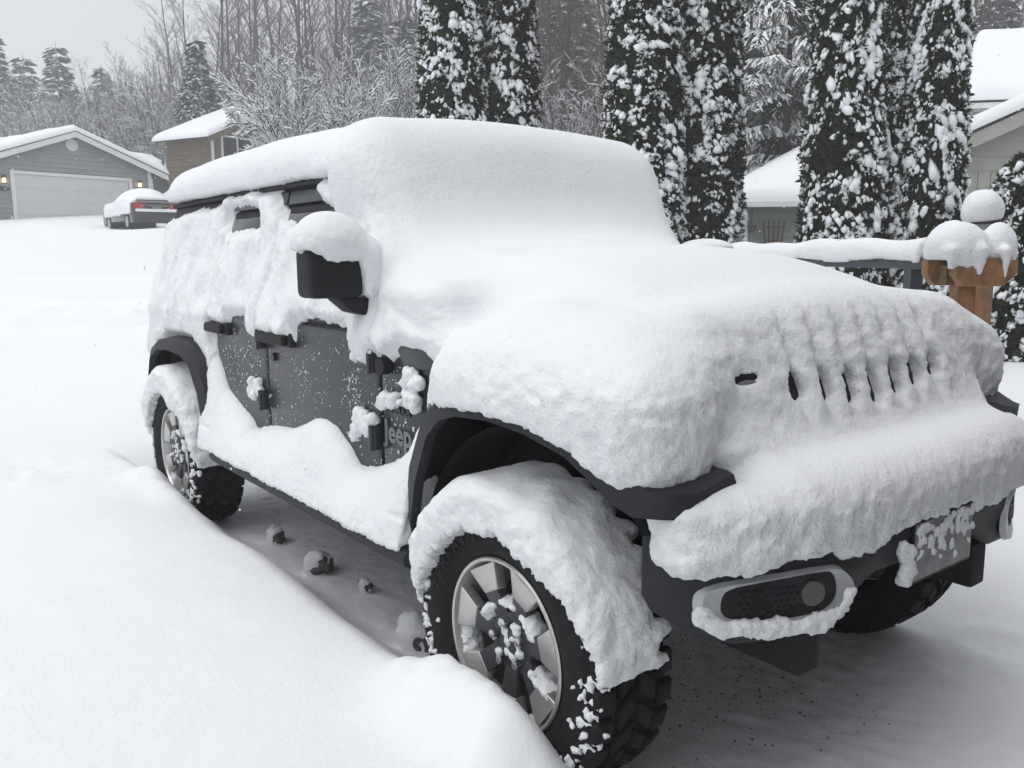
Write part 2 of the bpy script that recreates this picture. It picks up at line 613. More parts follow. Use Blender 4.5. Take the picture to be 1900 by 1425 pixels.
def axis_coords(lo, hi, h, far, gr, mid):
    c = list(np.arange(lo, hi + h / 2, h))
    for sg in (1, -1):
        e = c[-1] if sg > 0 else c[0]
        m = mid[1] if sg > 0 else mid[0]
        st, out = h, []
        while abs(e) < far:
            if sg * (m - e) > 0: st = min(st * 1.06, 0.085)
            else: st *= gr
            e += sg * st; out.append(e)
        c = c + out if sg > 0 else out[::-1] + c
    return np.array(c)


gx = axis_coords(-4.6, 1.6, 0.019, 700, 1.03, (-15.0, 3.0)); gy = axis_coords(-2.3, 1.8, 0.019, 700, 1.03, (-6.0, 5.0))
XX, YY = np.meshgrid(gx, gy, indexing='ij')
ZZ = snow_z(XX, YY)
nx, ny = XX.shape
idx = np.arange(nx * ny).reshape(nx, ny)
GF = np.stack([idx[:-1, :-1], idx[1:, :-1], idx[1:, 1:], idx[:-1, 1:]], -1).reshape(-1, 4)
ground = link('ground', np_mesh('ground', np.stack([XX, YY, ZZ], -1).reshape(-1, 3), GF), snow_mat('ground_snow', bump=0.34, s1=50, s2=240))
tag(ground, 'deep fresh snow covering the yard and the street', kind='structure')

m_, t_, b_ = new_mat('wet_gravel')
tcn = t_.nodes.new('ShaderNodeTexCoord')
vo = t_.nodes.new('ShaderNodeTexVoronoi'); vo.inputs['Scale'].default_value = 70
no = t_.nodes.new('ShaderNodeTexNoise'); no.inputs['Scale'].default_value = 9; no.inputs['Detail'].default_value = 8
for q in (vo, no): t_.links.new(tcn.outputs['Object'], q.inputs['Vector'])
cr = t_.nodes.new('ShaderNodeValToRGB')
cr.color_ramp.elements[0].color = (0.010, 0.010, 0.009, 1); cr.color_ramp.elements[0].position = 0.35
cr.color_ramp.elements[1].color = (0.075, 0.072, 0.068, 1); cr.color_ramp.elements[1].position = 0.75
t_.links.new(no.outputs['Fac'], cr.inputs[0]); t_.links.new(cr.outputs[0], b_.inputs['Base Color'])
bp = t_.nodes.new('ShaderNodeBump'); bp.inputs['Strength'].default_value = 0.7; bp.inputs['Distance'].default_value = 0.015
t_.links.new(vo.outputs['Distance'], bp.inputs['Height']); t_.links.new(bp.outputs[0], b_.inputs['Normal'])
b_.inputs['Roughness'].default_value = 0.8
M['gravel'] = m_
dx, dy = np.meshgrid(np.arange(-4.4, 1.5, 0.03), np.arange(-1.3, 1.9, 0.03), indexing='ij')
dz = rise(dx, dy) + 0.006 * n2(dx, dy, 22, 2, 41) - 0.002
di = np.arange(dx.size).reshape(dx.shape)
DF = np.stack([di[:-1, :-1], di[1:, :-1], di[1:, 1:], di[:-1, 1:]], -1).reshape(-1, 4)
tag(link('driveway', np_mesh('driveway', np.stack([dx, dy, dz], -1).reshape(-1, 3), DF), M['gravel']), 'dark gravel drive showing under the parked car', kind='structure')

# snow-capped stones along the edge of the drive
M['stone'] = mat('dark_stone', (0.085, 0.083, 0.08), 0.85, var=0.4, scale=25, bump=0.4, bscale=60)
def ico(sub):
    b = bmesh.new(); bmesh.ops.create_icosphere(b, subdivisions=sub, radius=1.0)
    v = np.array([p.co[:] for p in b.verts]); f = np.array([[q.index for q in w.verts] for w in b.faces]); b.free()
    return v, f


IC3V, IC3F = ico(3)
for i, (px, py, rad, lab) in enumerate(((512, 995, 0.05, 'small dark stone with a snow tuft on the drive edge'), (592, 1050, 0.068, 'round dark stone half buried in snow under the side step'),
                                        (680, 1086, 0.03, 'smallest stone poking from the snow between the wheels'), (778, 1178, 0.078, 'angular snow-capped stone against the front tyre'))):
    p = on_axis(px, py, 2, 0.045)
    n = 1 + 0.45 * fbm(IC3V + i * 3.1, 1.3, 3, 61 + i)
    V_ = IC3V * n[:, None] * rad * [1.15, 0.9, 0.85]
    o = link('stone', np_mesh('stone', V_, IC3F), M['stone'])
    o.location = p
    tag(o, lab, 'stone', 'stones on the drive')
    S_ = IC3V * (n + 0.10 * fbm(IC3V + i, 2.5, 2, 5))[:, None] * rad * [1.10, 0.9, 0.95]
    S_[:, 1] -= 0.10 * rad; S_[:, 0] -= 0.10 * rad
    S_[:, 2] = np.where(S_[:, 2] > 0.25 * rad, S_[:, 2] + 0.16 * rad, S_[:, 2] - 0.35 * rad)
    c = bpy.data.objects.new('snow_cap', np_mesh('snow_cap', S_, IC3F)); COL.objects.link(c)
    c.data.materials.append(M['snow']); c.parent = o
# gravel grains poking through the dusting under the car
pr = np.random.default_rng(9)
n_p = 450
sel = pr.random(n_p) < 0.8
gx_ = np.where(sel, pr.normal(-0.02, 0.24, n_p), pr.uniform(-3.2, 0.3, n_p)); gy_ = np.where(sel, pr.normal(0.0, 0.30, n_p), pr.uniform(-0.70, 0.6, n_p))
keep = (np.abs(gy_) < 0.85) & (gx_ < 0.55) & (n2(gx_, gy_, 1.6, 2, 71) > -0.25)
gx_, gy_ = gx_[keep], gy_[keep]
gz_ = np.maximum(snow_z(gx_, gy_), rise(gx_, gy_))
IG_V, IG_F = ico(1)
PV = [IG_V * pr.uniform(0.0014, 0.0042) * pr.uniform(0.6, 1.4, 3) + [x_, y_, z_ + 0.001] for x_, y_, z_ in zip(gx_, gy_, gz_)]
PFc = [IG_F + k_ * len(IG_V) for k_ in range(len(PV))]
tag(link('gravel', np_mesh('gravel', np.concatenate(PV), np.concatenate(PFc)), M['stone']), 'dark gravel grains poking through thin snow under the car', kind='stuff')
# ------------------------------------------------------------------ the snow-covered off-roader (x forward, its right side at -y)
jeep = empty('car', (-1.4, 0, 0))
tag(jeep, 'grey four-door off-road car buried under thick fresh snow on the driveway', 'car')
SX = 0.83                                       # half width of the doors


def side_y(z):
    return SX - np.maximum(0, z - 1.2) * 0.27


def side_pt(px, py):
    y = -SX
    for _ in range(25):
        P = on_axis(px, py, 1, y)
        y = -float(side_y(np.float64(P[2])))
    return P


# --- tub, floor, engine bay
arch_r = [(-3.008 + 0.47 * math.cos(a), 0.50 + 0.47 * math.sin(a)) for a in np.linspace(math.radians(20), math.radians(160), 15)]
prof = [(-3.55, 0.74), (-3.45, 0.70)] + arch_r[::-1] + [(-2.56, 0.62), (-0.60, 0.62), (-0.56, 1.215), (-3.56, 1.215)]
for s in (-1, 1):
    MB().prism(prof, 1, s * 0.60, s * 0.805).build('side_panel', M['paint'], jeep, bevel=0.008)
box('floor_pan', (-2.0, 0, 0.72), (3.0, 1.19, 0.2), M['dark'], jeep)
box('tailgate', (-3.57, 0, 0.95), (0.06, 1.5, 0.5), M['paint'], jeep, bevel=0.01)
box('engine_bay', (-0.05, 0, 0.93), (1.0, 1.16, 0.5), M['dark'], jeep)
for s in (-1, 1):
    box('chassis_rail', (-1.4, s * 0.45, 0.52), (4.1, 0.09, 0.14), M['dark'], jeep, bevel=0.01)
    MB().prism([(-3.56, 0.95), (-3.50, 0.95), (-3.50, 1.18), (-3.56, 1.18)], 1, s * 0.72, s * 0.84).build('tail_light', M['dark'], jeep, bevel=0.01)
box('skid_plate', (0.28, 0, 0.63), (0.35, 0.8, 0.08), M['dark'], jeep, bevel=0.02)
MB().tube([(0, -0.75, 0.415), (0, 0.75, 0.415)], 0.045, 10).build('axle', M['dark'], jeep)
MB().tube([(-3.008, -0.75, 0.415), (-3.008, 0.75, 0.415)], 0.045, 10).build('axle', M['dark'], jeep)
MB().tube([(0.12, -0.6, 0.46), (0.14, 0.6, 0.52)], 0.02, 8).build('tie_rod', M['dark'], jeep)
for s in (-1, 1):
    MB().tube([(0.02, s * 0.52, 0.45), (-0.02, s * 0.50, 0.95)], 0.06, 10).build('coil_spring', M['dark'], jeep)
    # wheel house liner
    ring = [[(0.56 * math.cos(a) + 0.02, y, 0.46 + 0.56 * math.sin(a)) for a in np.linspace(0.62, math.pi + 0.25, 18)] for y in (s * 0.56, s * 0.83)]
    MB().loft(ring, closed=False).build('wheel_liner', M['dark'], jeep, smooth=True)
    ring = [[(0.48 * math.cos(a) - 3.008, y, 0.50 + 0.48 * math.sin(a)) for a in np.linspace(0, math.pi, 16)] for y in (s * 0.56, s * 0.80)]
    MB().loft(ring, closed=False).build('wheel_liner', M['dark'], jeep, smooth=True)

# --- doors with handles and hinges, cowl panel with badges
def door(x0, x1, name, rear=False):
    y0, y1 = -0.806, -SX
    if rear:
        pr = [(x0, 1.21), (x1, 1.21), (x1, 0.66), (x0 + 0.30, 0.66), (x0 + 0.10, 0.80), (x0 + 0.02, 0.98)]
    else:
        pr = [(x0, 1.21), (x1, 1.21), (x1, 0.66), (x0, 0.66)]
    d = MB().prism(pr, 1, y0, y1).build(name, M['paint'], jeep, bevel=0.012, seg=3)
    return d


for s in (-1, 1):
    if s == 1:
        MB().prism([(-2.45, 1.21), (-0.81, 1.21), (-0.81, 0.66), (-2.2, 0.66)], 1, 0.806, SX).build('door', M['paint'], jeep, bevel=0.012)
        continue
    fd = door(-1.797, -0.808, 'door')
    rd = door(-2.47, -1.813, 'door', True)
    for d, hx in ((fd, -1.66), (rd, -2.40)):
        MB().box((hx, -0.868, 1.142), (0.30, 0.03, 0.045)).build('handle', M['plastic'], d, bevel=0.012, seg=3)
        MB().box((hx, -0.842, 1.142), (0.34, 0.03, 0.06)).build('handle_bracket', M['plastic_grey'], d, bevel=0.008)
    MB().tube([(-1.72, -0.828, 1.055), (-1.72, -0.842, 1.055)], 0.018, 16).build('lock', M['letter_black'], fd, smooth=True)
    for d, hx, hz in ((fd, -0.845, 1.125), (fd, -0.845, 0.855), (rd, -1.86, 1.125), (rd, -1.86, 0.855)):
        m = MB()
        m.box((hx - 0.035, -0.838, hz), (0.10, 0.018, 0.05))
        m.box((hx + 0.032, -0.842, hz), (0.026, 0.03, 0.085))
        m.tube([(hx + 0.028, -0.860, hz - 0.045), (hx + 0.028, -0.860, hz + 0.045)], 0.010, 10)
        m.build('hinge', M['paint'], d, bevel=0.004)

cowl = MB().prism([(-0.79, 1.21), (-0.40, 1.23), (-0.42, 1.10), (-0.53, 0.88), (-0.58, 0.66), (-0.79, 0.66)], 1, -0.60, -0.828).build('cowl_panel', M['paint'], jeep, bevel=0.01)
MB().prism([(-0.79, 1.21), (-0.40, 1.23), (-0.42, 1.10), (-0.53, 0.88), (-0.58, 0.66), (-0.79, 0.66)], 1, 0.60, 0.828).build('cowl_panel', M['paint'], jeep, bevel=0.01)
MB().prism([(-0.66, 1.19), (-0.43, 1.19), (-0.43, 1.13), (-0.60, 1.115)], 1, -0.828, -0.846).build('side_vent', M['paint'], cowl, bevel=0.006)
box('vent_slot', (-0.52, -0.832, 1.06), (0.16, 0.012, 0.03), M['seal'], cowl)
MB().tube([(-0.735, -0.826, 1.115), (-0.735, -0.866, 1.115)], 0.03, 18).build('bumper_stop', M['plastic'], cowl, smooth=True)


def badge(body, x, z, size, material, extr, name, shear=0.0, spacing=1.0, bold=0.0):
    me = text_mesh(body, size, extr, shear, spacing, bold)
    o = link(name, me, material, None)
    o.matrix_world = Matrix(((1, 0, 0, x), (0, 0, -1, -0.831), (0, 1, 0, z), (0, 0, 0, 1)))
    mw = o.matrix_world.copy()
    o.parent = cowl
    o.matrix_parent_inverse = world_of(cowl).inverted()
    o.matrix_basis = mw
    return o


badge('Jeep', -0.765, 0.855, 0.105, M['letter'], 0.006, 'lettering', bold=0.003)
badge('SAHARA', -0.772, 0.958, 0.042, M['letter_black'], 0.003, 'lettering', spacing=1.15, bold=0.0012)

# --- greenhouse: upper side frames, glass, hardtop, gutter, windscreen
def upper(poly, s, t0, t1, name, material, bevel=0.004, parent=jeep):
    """flat panel lying on the leaning side, t0..t1 metres proud of it"""
    m = MB()
    A = [(x, s * (float(side_y(np.float64(z))) + t0), z) for x, z in poly]
    B = [(x, s * (float(side_y(np.float64(z))) + t1), z) for x, z in poly]
    n = len(poly)
    m.add(A + B, [tuple(range(n)), tuple(range(2 * n - 1, n - 1, -1))] + [(i, i + n, (i + 1) % n + n, (i + 1) % n) for i in range(n)])
    return m.build(name, material, parent, bevel=bevel)


for s in (-1, 1):
    upper([(-3.52, 1.216), (-0.83, 1.216), (-1.12, 1.775), (-3.47, 1.775)], s, -0.06, -0.012, 'upper_frame', M['plastic_grey'])
    win = upper([(-1.76, 1.23), (-0.98, 1.23), (-1.20, 1.655), (-1.74, 1.655)], s, -0.011, -0.006, 'window', M['glass'], 0)
    win2 = upper([(-2.42, 1.23), (-1.86, 1.23), (-1.86, 1.655), (-2.42, 1.655)], s, -0.011, -0.006, 'window', M['glass'], 0)
    upper([(-3.40, 1.28), (-2.56, 1.28), (-2.56, 1.66), (-3.36, 1.66)], s, -0.011, -0.006, 'window', M['glass'], 0)
    upper([(-1.80, 1.70), (-1.16, 1.70), (-1.19, 1.762), (-1.80, 1.762)], s, -0.011, 0.010, 'door_frame', M['paint'], 0.008)
    upper([(-2.47, 1.70), (-1.815, 1.70), (-1.815, 1.762), (-2.47, 1.762)], s, -0.011, 0.010, 'door_frame', M['paint'], 0.008)
    upper([(-3.45, 1.70), (-2.49, 1.70), (-2.49, 1.762), (-3.44, 1.762)], s, -0.011, 0.010, 'door_frame', M['plastic_grey'], 0.008)
    upper([(-1.77, 1.685), (-1.15, 1.685), (-1.13, 1.662), (-1.77, 1.652)], s, -0.010, 0.004, 'door_seal', M['seal'], 0)
    for p in ([(-1.75, 1.66), (-1.14, 1.66), (-1.09, 1.60), (-1.40, 1.615), (-1.75, 1.585)], [(-2.42, 1.66), (-1.87, 1.66), (-1.87, 1.60), (-2.15, 1.615), (-2.42, 1.59)]):
        v = upper(p, s, -0.004, 0.016, 'wind_deflector', M['glass'], 0.005)
    y = s * 0.692
    MB().tube([(-3.46, y, 1.772), (-2.4, y, 1.782), (-1.25, y, 1.785), (-1.08, y, 1.77)], 0.013, 8).build('roof_gutter', M['seal'], jeep, smooth=True)
MB().box((-2.25, 0, 1.80), (2.42, 1.34, 0.13)).build('hardtop', M['plastic_grey'], jeep, bevel=0.05, seg=4)
box('rear_window', (-3.51, 0, 1.5), (0.03, 1.2, 0.48), M['glass'], jeep)
wr = roty(math.radians(-33))
MB().box((-0.93, 0, 1.50), (0.03, 1.38, 0.62), rot=wr).build('windscreen', M['glass'], jeep)

# --- bonnet, grille, head lamps
m = MB()
m.loft([[(-0.66, -0.62, 1.20), (-0.66, 0.62, 1.20), (-0.66, 0.58, 1.275), (-0.66, -0.58, 1.275)],
        [(0.20, -0.60, 1.19), (0.20, 0.60, 1.19), (0.20, 0.55, 1.262), (0.20, -0.55, 1.262)],
        [(0.44, -0.58, 1.17), (0.44, 0.58, 1.17), (0.44, 0.53, 1.235), (0.44, -0.53, 1.235)]])
m.build('bonnet', M['paint'], jeep, bevel=0.02)
GR = roty(math.radians(-22))
grille = MB().box((0.500, 0, 1.02), (0.05, 1.28, 0.36), rot=GR).build('grille', M['paint'], jeep, bevel=0.02)
SLOTS = [-0.345, -0.23, -0.115, 0.0, 0.115, 0.23, 0.345]
for y in SLOTS:
    MB().box((0.512, y, 1.06), (0.008, 0.070, 0.27), rot=GR).build('slot', M['dark'], grille, bevel=0.003)
for s in (-1, 1):
    hl = MB().tube([(0.44, s * 0.53, 1.085), (0.492, s * 0.53, 1.085)], 0.105, 28).build('headlight', M['plastic'], jeep, smooth=True)
    MB().tube([(0.48, s * 0.53, 1.085), (0.498, s * 0.53, 1.085)], 0.088, 28).build('lens', M['lens'], hl, smooth=True)

# --- front flares: lip, face and top sheet swept along the wheel opening
def flare(path, top, inner, name, s):
    m = MB()
    rings = []
    for (x, y, z), (tx, ty, tz), (ix, iy, iz) in zip(path, top, inner):
        rings.append([(x, s * (y - 0.035), z + 0.004), (x, s * y, z), (tx, s * ty, tz), (ix, s * iy, iz), (ix, s * (iy - 0.01), iz - 0.02), (tx, s * (ty - 0.02), tz - 0.015)])
    m.loft(rings)
    return m.build(name, M['plastic_grey'], jeep, smooth=True, angle=40)


PF = [(-0.47, 0.905, 0.58), (-0.455, 0.925, 0.66), (-0.40, 0.94, 0.80), (-0.315, 0.948, 0.955), (-0.24, 0.952, 1.015), (-0.15, 0.955, 1.040), (0.0, 0.955, 1.050), (0.15, 0.955, 1.040),
      (0.30, 0.952, 1.010), (0.38, 0.948, 0.970), (0.44, 0.94, 0.930), (0.50, 0.925, 0.905), (0.55, 0.89, 0.905), (0.575, 0.83, 0.898), (0.58, 0.77, 0.896), (0.58, 0.71, 0.894)]
offs = [(-0.05, 0), (-0.06, 0.01), (-0.065, 0.03), (-0.05, 0.05), (-0.03, 0.06), (-0.01, 0.06), (0, 0.06), (0.01, 0.06), (0.03, 0.06), (0.04, 0.06), (0.035, 0.06), (0.03, 0.06), (0.015, 0.06), (0.01, 0.06), (0.005, 0.055), (0.005, 0.055)]
for s in (-1, 1):
    TF = [(x + a, y - 0.02, z + b) for (x, y, z), (a, b) in zip(PF, offs)]
    IF = [(x + 1.15 * a, 0.69, z + b + 0.012) for (x, y, z), (a, b) in zip(TF, [(q[0] * 0.2, q[1] * 0.2) for q in offs])]
    flare(PF, TF, IF, 'front_flare', s)
    PR = [(-2.45, 0.93, 0.60), (-2.44, 0.935, 0.70), (-2.47, 0.94, 0.82), (-2.56, 0.945, 0.945), (-2.68, 0.948, 0.985), (-2.90, 0.95, 0.995), (-3.10, 0.95, 0.98), (-3.26, 0.945, 0.92), (-3.36, 0.935, 0.80), (-3.42, 0.93, 0.68)]
    ro = [(0.06, 0), (0.06, 0.01), (0.055, 0.03), (0.035, 0.05), (0.01, 0.055), (0, 0.055), (0, 0.055), (-0.03, 0.05), (-0.05, 0.03), (-0.06, 0)]
    TR = [(x + a, y - 0.02, z + b) for (x, y, z), (a, b) in zip(PR, ro)]
    IR = [(x + 0.2 * a, 0.80, z + 0.2 * b + 0.01) for (x, y, z), (a, b) in zip(TR, ro)]
    flare(PR, TR, IR, 'rear_flare', s)
    # side step
    ring = []
    for x, k in ((-2.30, 0.75), (-2.22, 1.0), (-0.60, 1.0), (-0.46, 0.9)):
        ring.append([(x, s * y, 0.535 + (z - 0.535) * k) for y, z in ((0.78, 0.50), (0.92, 0.495), (0.948, 0.512), (0.952, 0.54), (0.94, 0.562), (0.78, 0.566))])
    MB().loft(ring).build('side_step', M['plastic_grey'], jeep, bevel=0.006)

# --- bumper
BY = np.array([0, 0.16, 0.30, 0.42, 0.50, 0.60, 0.68, 0.76, 0.81, 0.84])
BX = np.array([0.735, 0.733, 0.728, 0.716, 0.700, 0.665, 0.628, 0.578, 0.54, 0.49])
BB = np.array([0.665, 0.668, 0.665, 0.60, 0.572, 0.565, 0.572, 0.60, 0.635, 0.66])


def bump_x(y): return float(np.interp(abs(y), BY, BX))


m = MB(); rings = []
ys = [-v for v in BY[::-1]] + list(BY[1:])
for y in ys:
    x = bump_x(y); zb = float(np.interp(abs(y), BY, BB)); zt = 0.835; e = float(np.interp(abs(y), [0.6, 0.76, 0.84], [1.0, 0.5, 0.2]))
    rings.append([(x - 0.03, y, zt), (x, y, zt - 0.03), (x + 0.004, y, (zt + zb) / 2), (x - 0.012, y, zb + 0.03), (x - 0.05 * e, y, zb), (x - 0.20 * e, y, zb + 0.03), (x - 0.20 * e, y, zt)])
bumper = m.loft(rings).build('bumper', M['plastic_grey'], jeep, smooth=True, angle=50)


def chaikin(p, it=2):
    for _ in range(it):
        q = []
        for i in range(len(p)):
            a, b = p[i], p[(i + 1) % len(p)]
            q += [(0.75 * a[0] + 0.25 * b[0], 0.75 * a[1] + 0.25 * b[1]), (0.25 * a[0] + 0.75 * b[0], 0.25 * a[1] + 0.75 * b[1])]
        p = q
    return p


def on_bumper(y, z, d): return (bump_x(y) + d, y, z)


for s in (-1, 1):
    O = [(-0.745, 0.735), (-0.62, 0.752), (-0.47, 0.757), (-0.435, 0.742), (-0.398, 0.70), (-0.403, 0.645), (-0.44, 0.615), (-0.51, 0.595), (-0.62, 0.60), (-0.71, 0.622), (-0.752, 0.655), (-0.757, 0.70)]
    I = [(-0.700, 0.726), (-0.62, 0.738), (-0.50, 0.744), (-0.468, 0.738), (-0.452, 0.70), (-0.455, 0.668), (-0.48, 0.648), (-0.53, 0.640), (-0.62, 0.641), (-0.69, 0.648), (-0.712, 0.666), (-0.712, 0.70)]
    O = [(-0.40 + (y + 0.40) * 1.09, z) for y, z in O]; I = [(-0.40 + (y + 0.40) * 1.09, z) for y, z in I]
    O, I = chaikin(O), chaikin(I)
    n = len(O)
    ctr = (-0.58, 0.685)
    O2 = [(ctr[0] + (y - ctr[0]) * 0.955, ctr[1] + (z - ctr[1]) * 0.90) for y, z in O]
    R = [[on_bumper(-s * y, z, 0.001) for y, z in O], [on_bumper(-s * y, z, 0.016) for y, z in O2], [on_bumper(-s * y, z, 0.010) for y, z in I], [on_bumper(-s * y, z, -0.03) for y, z in I]]
    MB().loft(R, cap=False).build('fog_light_bezel', M['satin'], bumper, smooth=True, angle=30)
    MB().add([on_bumper(-s * y, z, 0.0065) for y, z in I], [tuple(range(n))]).build('bezel_recess', M['dark'], bumper)
    fl = MB()
    c = np.array(on_bumper(-s * -0.525, 0.693, 0.0)); nrm = np.array([0.87, -s * -0.45, 0.0]); nrm /= np.linalg.norm(nrm)
    fl.tube([c, c + nrm * 0.012], 0.030, 20).build('fog_light', M['fog_lens'], bumper, smooth=True)
    # honeycomb mesh beside the lamp
    mm = MB()
    for i in range(9):
        for j in range(5):
            y = -0.70 + i * 0.0155 + (j % 2) * 0.008; z = 0.657 + j * 0.0145
            mm.box(on_bumper(-s * y, z, 0.009), (0.005, 0.009, 0.003))
    mm.build('mesh_grid', M['plastic'], bumper)
MB().add([on_bumper(y, z, 0.004) for y, z in ((-0.73, 0.772), (-0.49, 0.787), (-0.49, 0.776), (-0.73, 0.760))], [(0, 1, 2, 3)]).build('trim_groove', M['seal'], bumper)
plate = MB().box((0.745, 0.0, 0.717), (0.006, 0.305, 0.152)).build('licence_plate', M['plate'], jeep, bevel=0.002)
MB().box((0.740, 0.0, 0.717), (0.008, 0.325, 0.172)).build('plate_frame', M['plastic'], plate, bevel=0.003)

# --- mirror
for s in (-1, 1):
    mir = MB().box((-0.885, s * 0.960, 1.425), (0.13, 0.192, 0.17)).build('mirror', M['plastic'], jeep, bevel=0.03, seg=4)
    MB().loft([[(-0.93, s * 0.955, 1.335), (-0.84, s * 0.955, 1.335), (-0.84, s * 0.955, 1.352), (-0.93, s * 0.955, 1.352)],
               [(-0.93, s * 0.90, 1.29), (-0.84, s * 0.90, 1.29), (-0.84, s * 0.90, 1.345), (-0.93, s * 0.90, 1.345)],
               [(-0.93, s * 0.80, 1.265), (-0.84, s * 0.80, 1.265), (-0.84, s * 0.80, 1.33), (-0.93, s * 0.80, 1.33)]]).build('arm', M['plastic'], mir, bevel=0.012)

# --- wheels
def lathe(prof, n=64, y0=0):
    m = MB()
    rings = [[(r * math.cos(2 * math.pi * k / n), y, r * math.sin(2 * math.pi * k / n)) for r, y in prof] for k in range(n)]
    nn = len(prof)
    V = [p for r in rings for p in r]
    F = [(k * nn + i, k * nn + i + 1, ((k + 1) % n) * nn + i + 1, ((k + 1) % n) * nn + i) for k in range(n) for i in range(nn - 1)]
    return m.add(V, F)


TYRE = [(0.246, -0.110), (0.262, -0.122), (0.30, -0.135), (0.335, -0.138), (0.362, -0.132), (0.382, -0.118), (0.388, -0.09), (0.388, 0.09), (0.382, 0.118), (0.362, 0.132), (0.31, 0.138), (0.26, 0.122), (0.246, 0.11)]
tyre_me = lathe(TYRE, 72).mesh('tyre', smooth=True, angle=60)
rim_me = lathe([(0.247, -0.116), (0.243, -0.121), (0.235, -0.119), (0.229, -0.105), (0.222, -0.06), (0.20, 0.05), (0.22, 0.11)], 64).mesh('rim', smooth=True, angle=50)
NS = 7
spoke_me = []
sp = MB(); spd = MB(); fill = MB()


def polar(r, a, y): return (r * math.cos(a), y, r * math.sin(a))


def wedge(m, r0, r1, a0, a1, b0, b1, yf0, yf1, depth):
    V = [polar(r0, a0, yf0), polar(r0, a1, yf0), polar(r1, b1, yf1), polar(r1, b0, yf1)]
    W = [(x, y + depth, z) for x, y, z in V]
    m.add(V + W, [(0, 1, 2, 3), (7, 6, 5, 4), (0, 4, 5, 1), (1, 5, 6, 2), (2, 6, 7, 3), (3, 7, 4, 0)])


for dark, r0, r1, w0, w1, yy0, yy1 in ((False, 0.150, 0.233, 0.215, 0.285, -0.104, -0.112), (True, 0.072, 0.151, 0.40, 0.215, -0.086, -0.1035)):
    wedge(spd if dark else sp, r0, r1, -w0, w0, -w1, w1, yy0, yy1, 0.035)
spoke_l = sp.mesh('spoke_face', bevel=0.004)
spoke_d = spd.mesh('spoke', bevel=0.004)
hub_me = lathe([(0.0, -0.100), (0.034, -0.100), (0.040, -0.094), (0.044, -0.086), (0.078, -0.088), (0.088, -0.084), (0.088, -0.04), (0.0, -0.04)], 48).mesh('hub', smooth=True, angle=30)
drum_me = lathe([(0.0, 0.0), (0.17, 0.0), (0.19, 0.03), (0.0, 0.03)], 32).mesh('brake_disc', smooth=True)
nut_me = MB().tube([(0, -0.086, 0), (0, -0.112, 0)], 0.0125, 6).mesh('lug_nut', bevel=0.002)
# one tread block: shoulder and centre kinds
def tread_block(y0, y1, da, skew, r0=0.380, r1=0.408, side=0):
    m = MB()
    w = da / 2
    V = []
    for r in (r0, r1):
        k = 1.0 if r == r0 else 0.88
        for yy, sk in ((y0, -skew), (y1, skew)):
            e = side * 0.016 if (r == r1 and side and abs(yy) > 0.1) else 0.0
            V += [polar(r - abs(e) * 0.5, -w * k + sk, yy + (0.006 if (r == r1 and yy == y0) else -0.006 if r == r1 else 0) + e * 0), polar(r - abs(e) * 0.5, w * k + sk, yy + (0.006 if (r == r1 and yy == y0) else -0.006 if r == r1 else 0))]
    return m.add(V, [(0, 1, 3, 2), (4, 6, 7, 5), (0, 4, 5, 1), (2, 3, 7, 6), (0, 2, 6, 4), (1, 5, 7, 3)])


NT = 30
DA = 2 * math.pi / NT
ROWS = [(-0.134, -0.072, 0.78, 0.0, 1, 0.0), (-0.064, -0.004, 0.74, 0.05, 0, 0.5), (0.004, 0.064, 0.74, -0.05, 0, 0.0), (0.072, 0.134, 0.78, 0.0, 1, 0.5)]
block_me = [tread_block(a, b, DA * f, sk, side=sd_).mesh('tread_block', bevel=0.003, seg=1) for a, b, f, sk, sd_, o in ROWS]


def roty_m(a):
    return Matrix.Rotation(a, 4, 'Y')


def wheel(x, s, label=None, single=True, steer=0.0, spin=0.3):
    w = bpy.data.objects.new('wheel', None); COL.objects.link(w); w.empty_display_size = 0.1
    w.parent = jeep
    w.matrix_parent_inverse = world_of(jeep).inverted()
    w.location = (x, s * 0.795, 0.415)
    w.rotation_euler = (0, 0, steer + (0 if s < 0 else math.pi))

    def ch(name, me, mt, basis=None):
        if not me.materials: me.materials.append(mt)
        o = bpy.data.objects.new(name, me); COL.objects.link(o); o.parent = w
        if basis is not None: o.matrix_basis = basis
        return o
    ch('tyre', tyre_me, M['rubber']); ch('rim', rim_me, M['silver']); ch('hub', hub_me, M['alloy_dark']); ch('brake_disc', drum_me, M['dark'])
    for k in range(NS):
        R_ = roty_m(-(spin + 2 * math.pi * k / NS))
        ch('spoke_face', spoke_l, M['silver'], R_); ch('spoke', spoke_d, M['alloy_dark'], R_)
    for k in range(5):
        a = spin + 0.2 + 2 * math.pi * k / 5
        ch('lug_nut', nut_me, M['chrome'], Matrix.Translation((0.062 * math.cos(a), 0, 0.062 * math.sin(a))))
    if single:
        for me, (a, b, f, sk, sd_, o) in zip(block_me, ROWS):
            for k in range(NT):
                ch('tread_block', me, M['rubber'], roty_m((k + o) * DA))
    else:
        m_ = MB()
        for a, b, f, sk, sd_, o in ROWS:
            t = tread_block(a, b, DA * f, sk, side=sd_)
            for k in range(NT):
                c_, s_ = math.cos((k + o) * DA), math.sin((k + o) * DA)
                m_.add([(c_ * p[0] - s_ * p[2], p[1], s_ * p[0] + c_ * p[2]) for p in t.v], t.f)
        t_ = m_.mesh('tread'); t_.materials.append(M['rubber'])
        o_ = ch('tread', t_, M['rubber']); o_['kind'] = 'stuff'
    return w


w_fr = wheel(0, -1, spin=0.26)
w_rr = wheel(-3.008, -1, spin=0.05)
w_fl = wheel(0, 1, single=False)
w_rl = wheel(-3.008, 1, single=False)
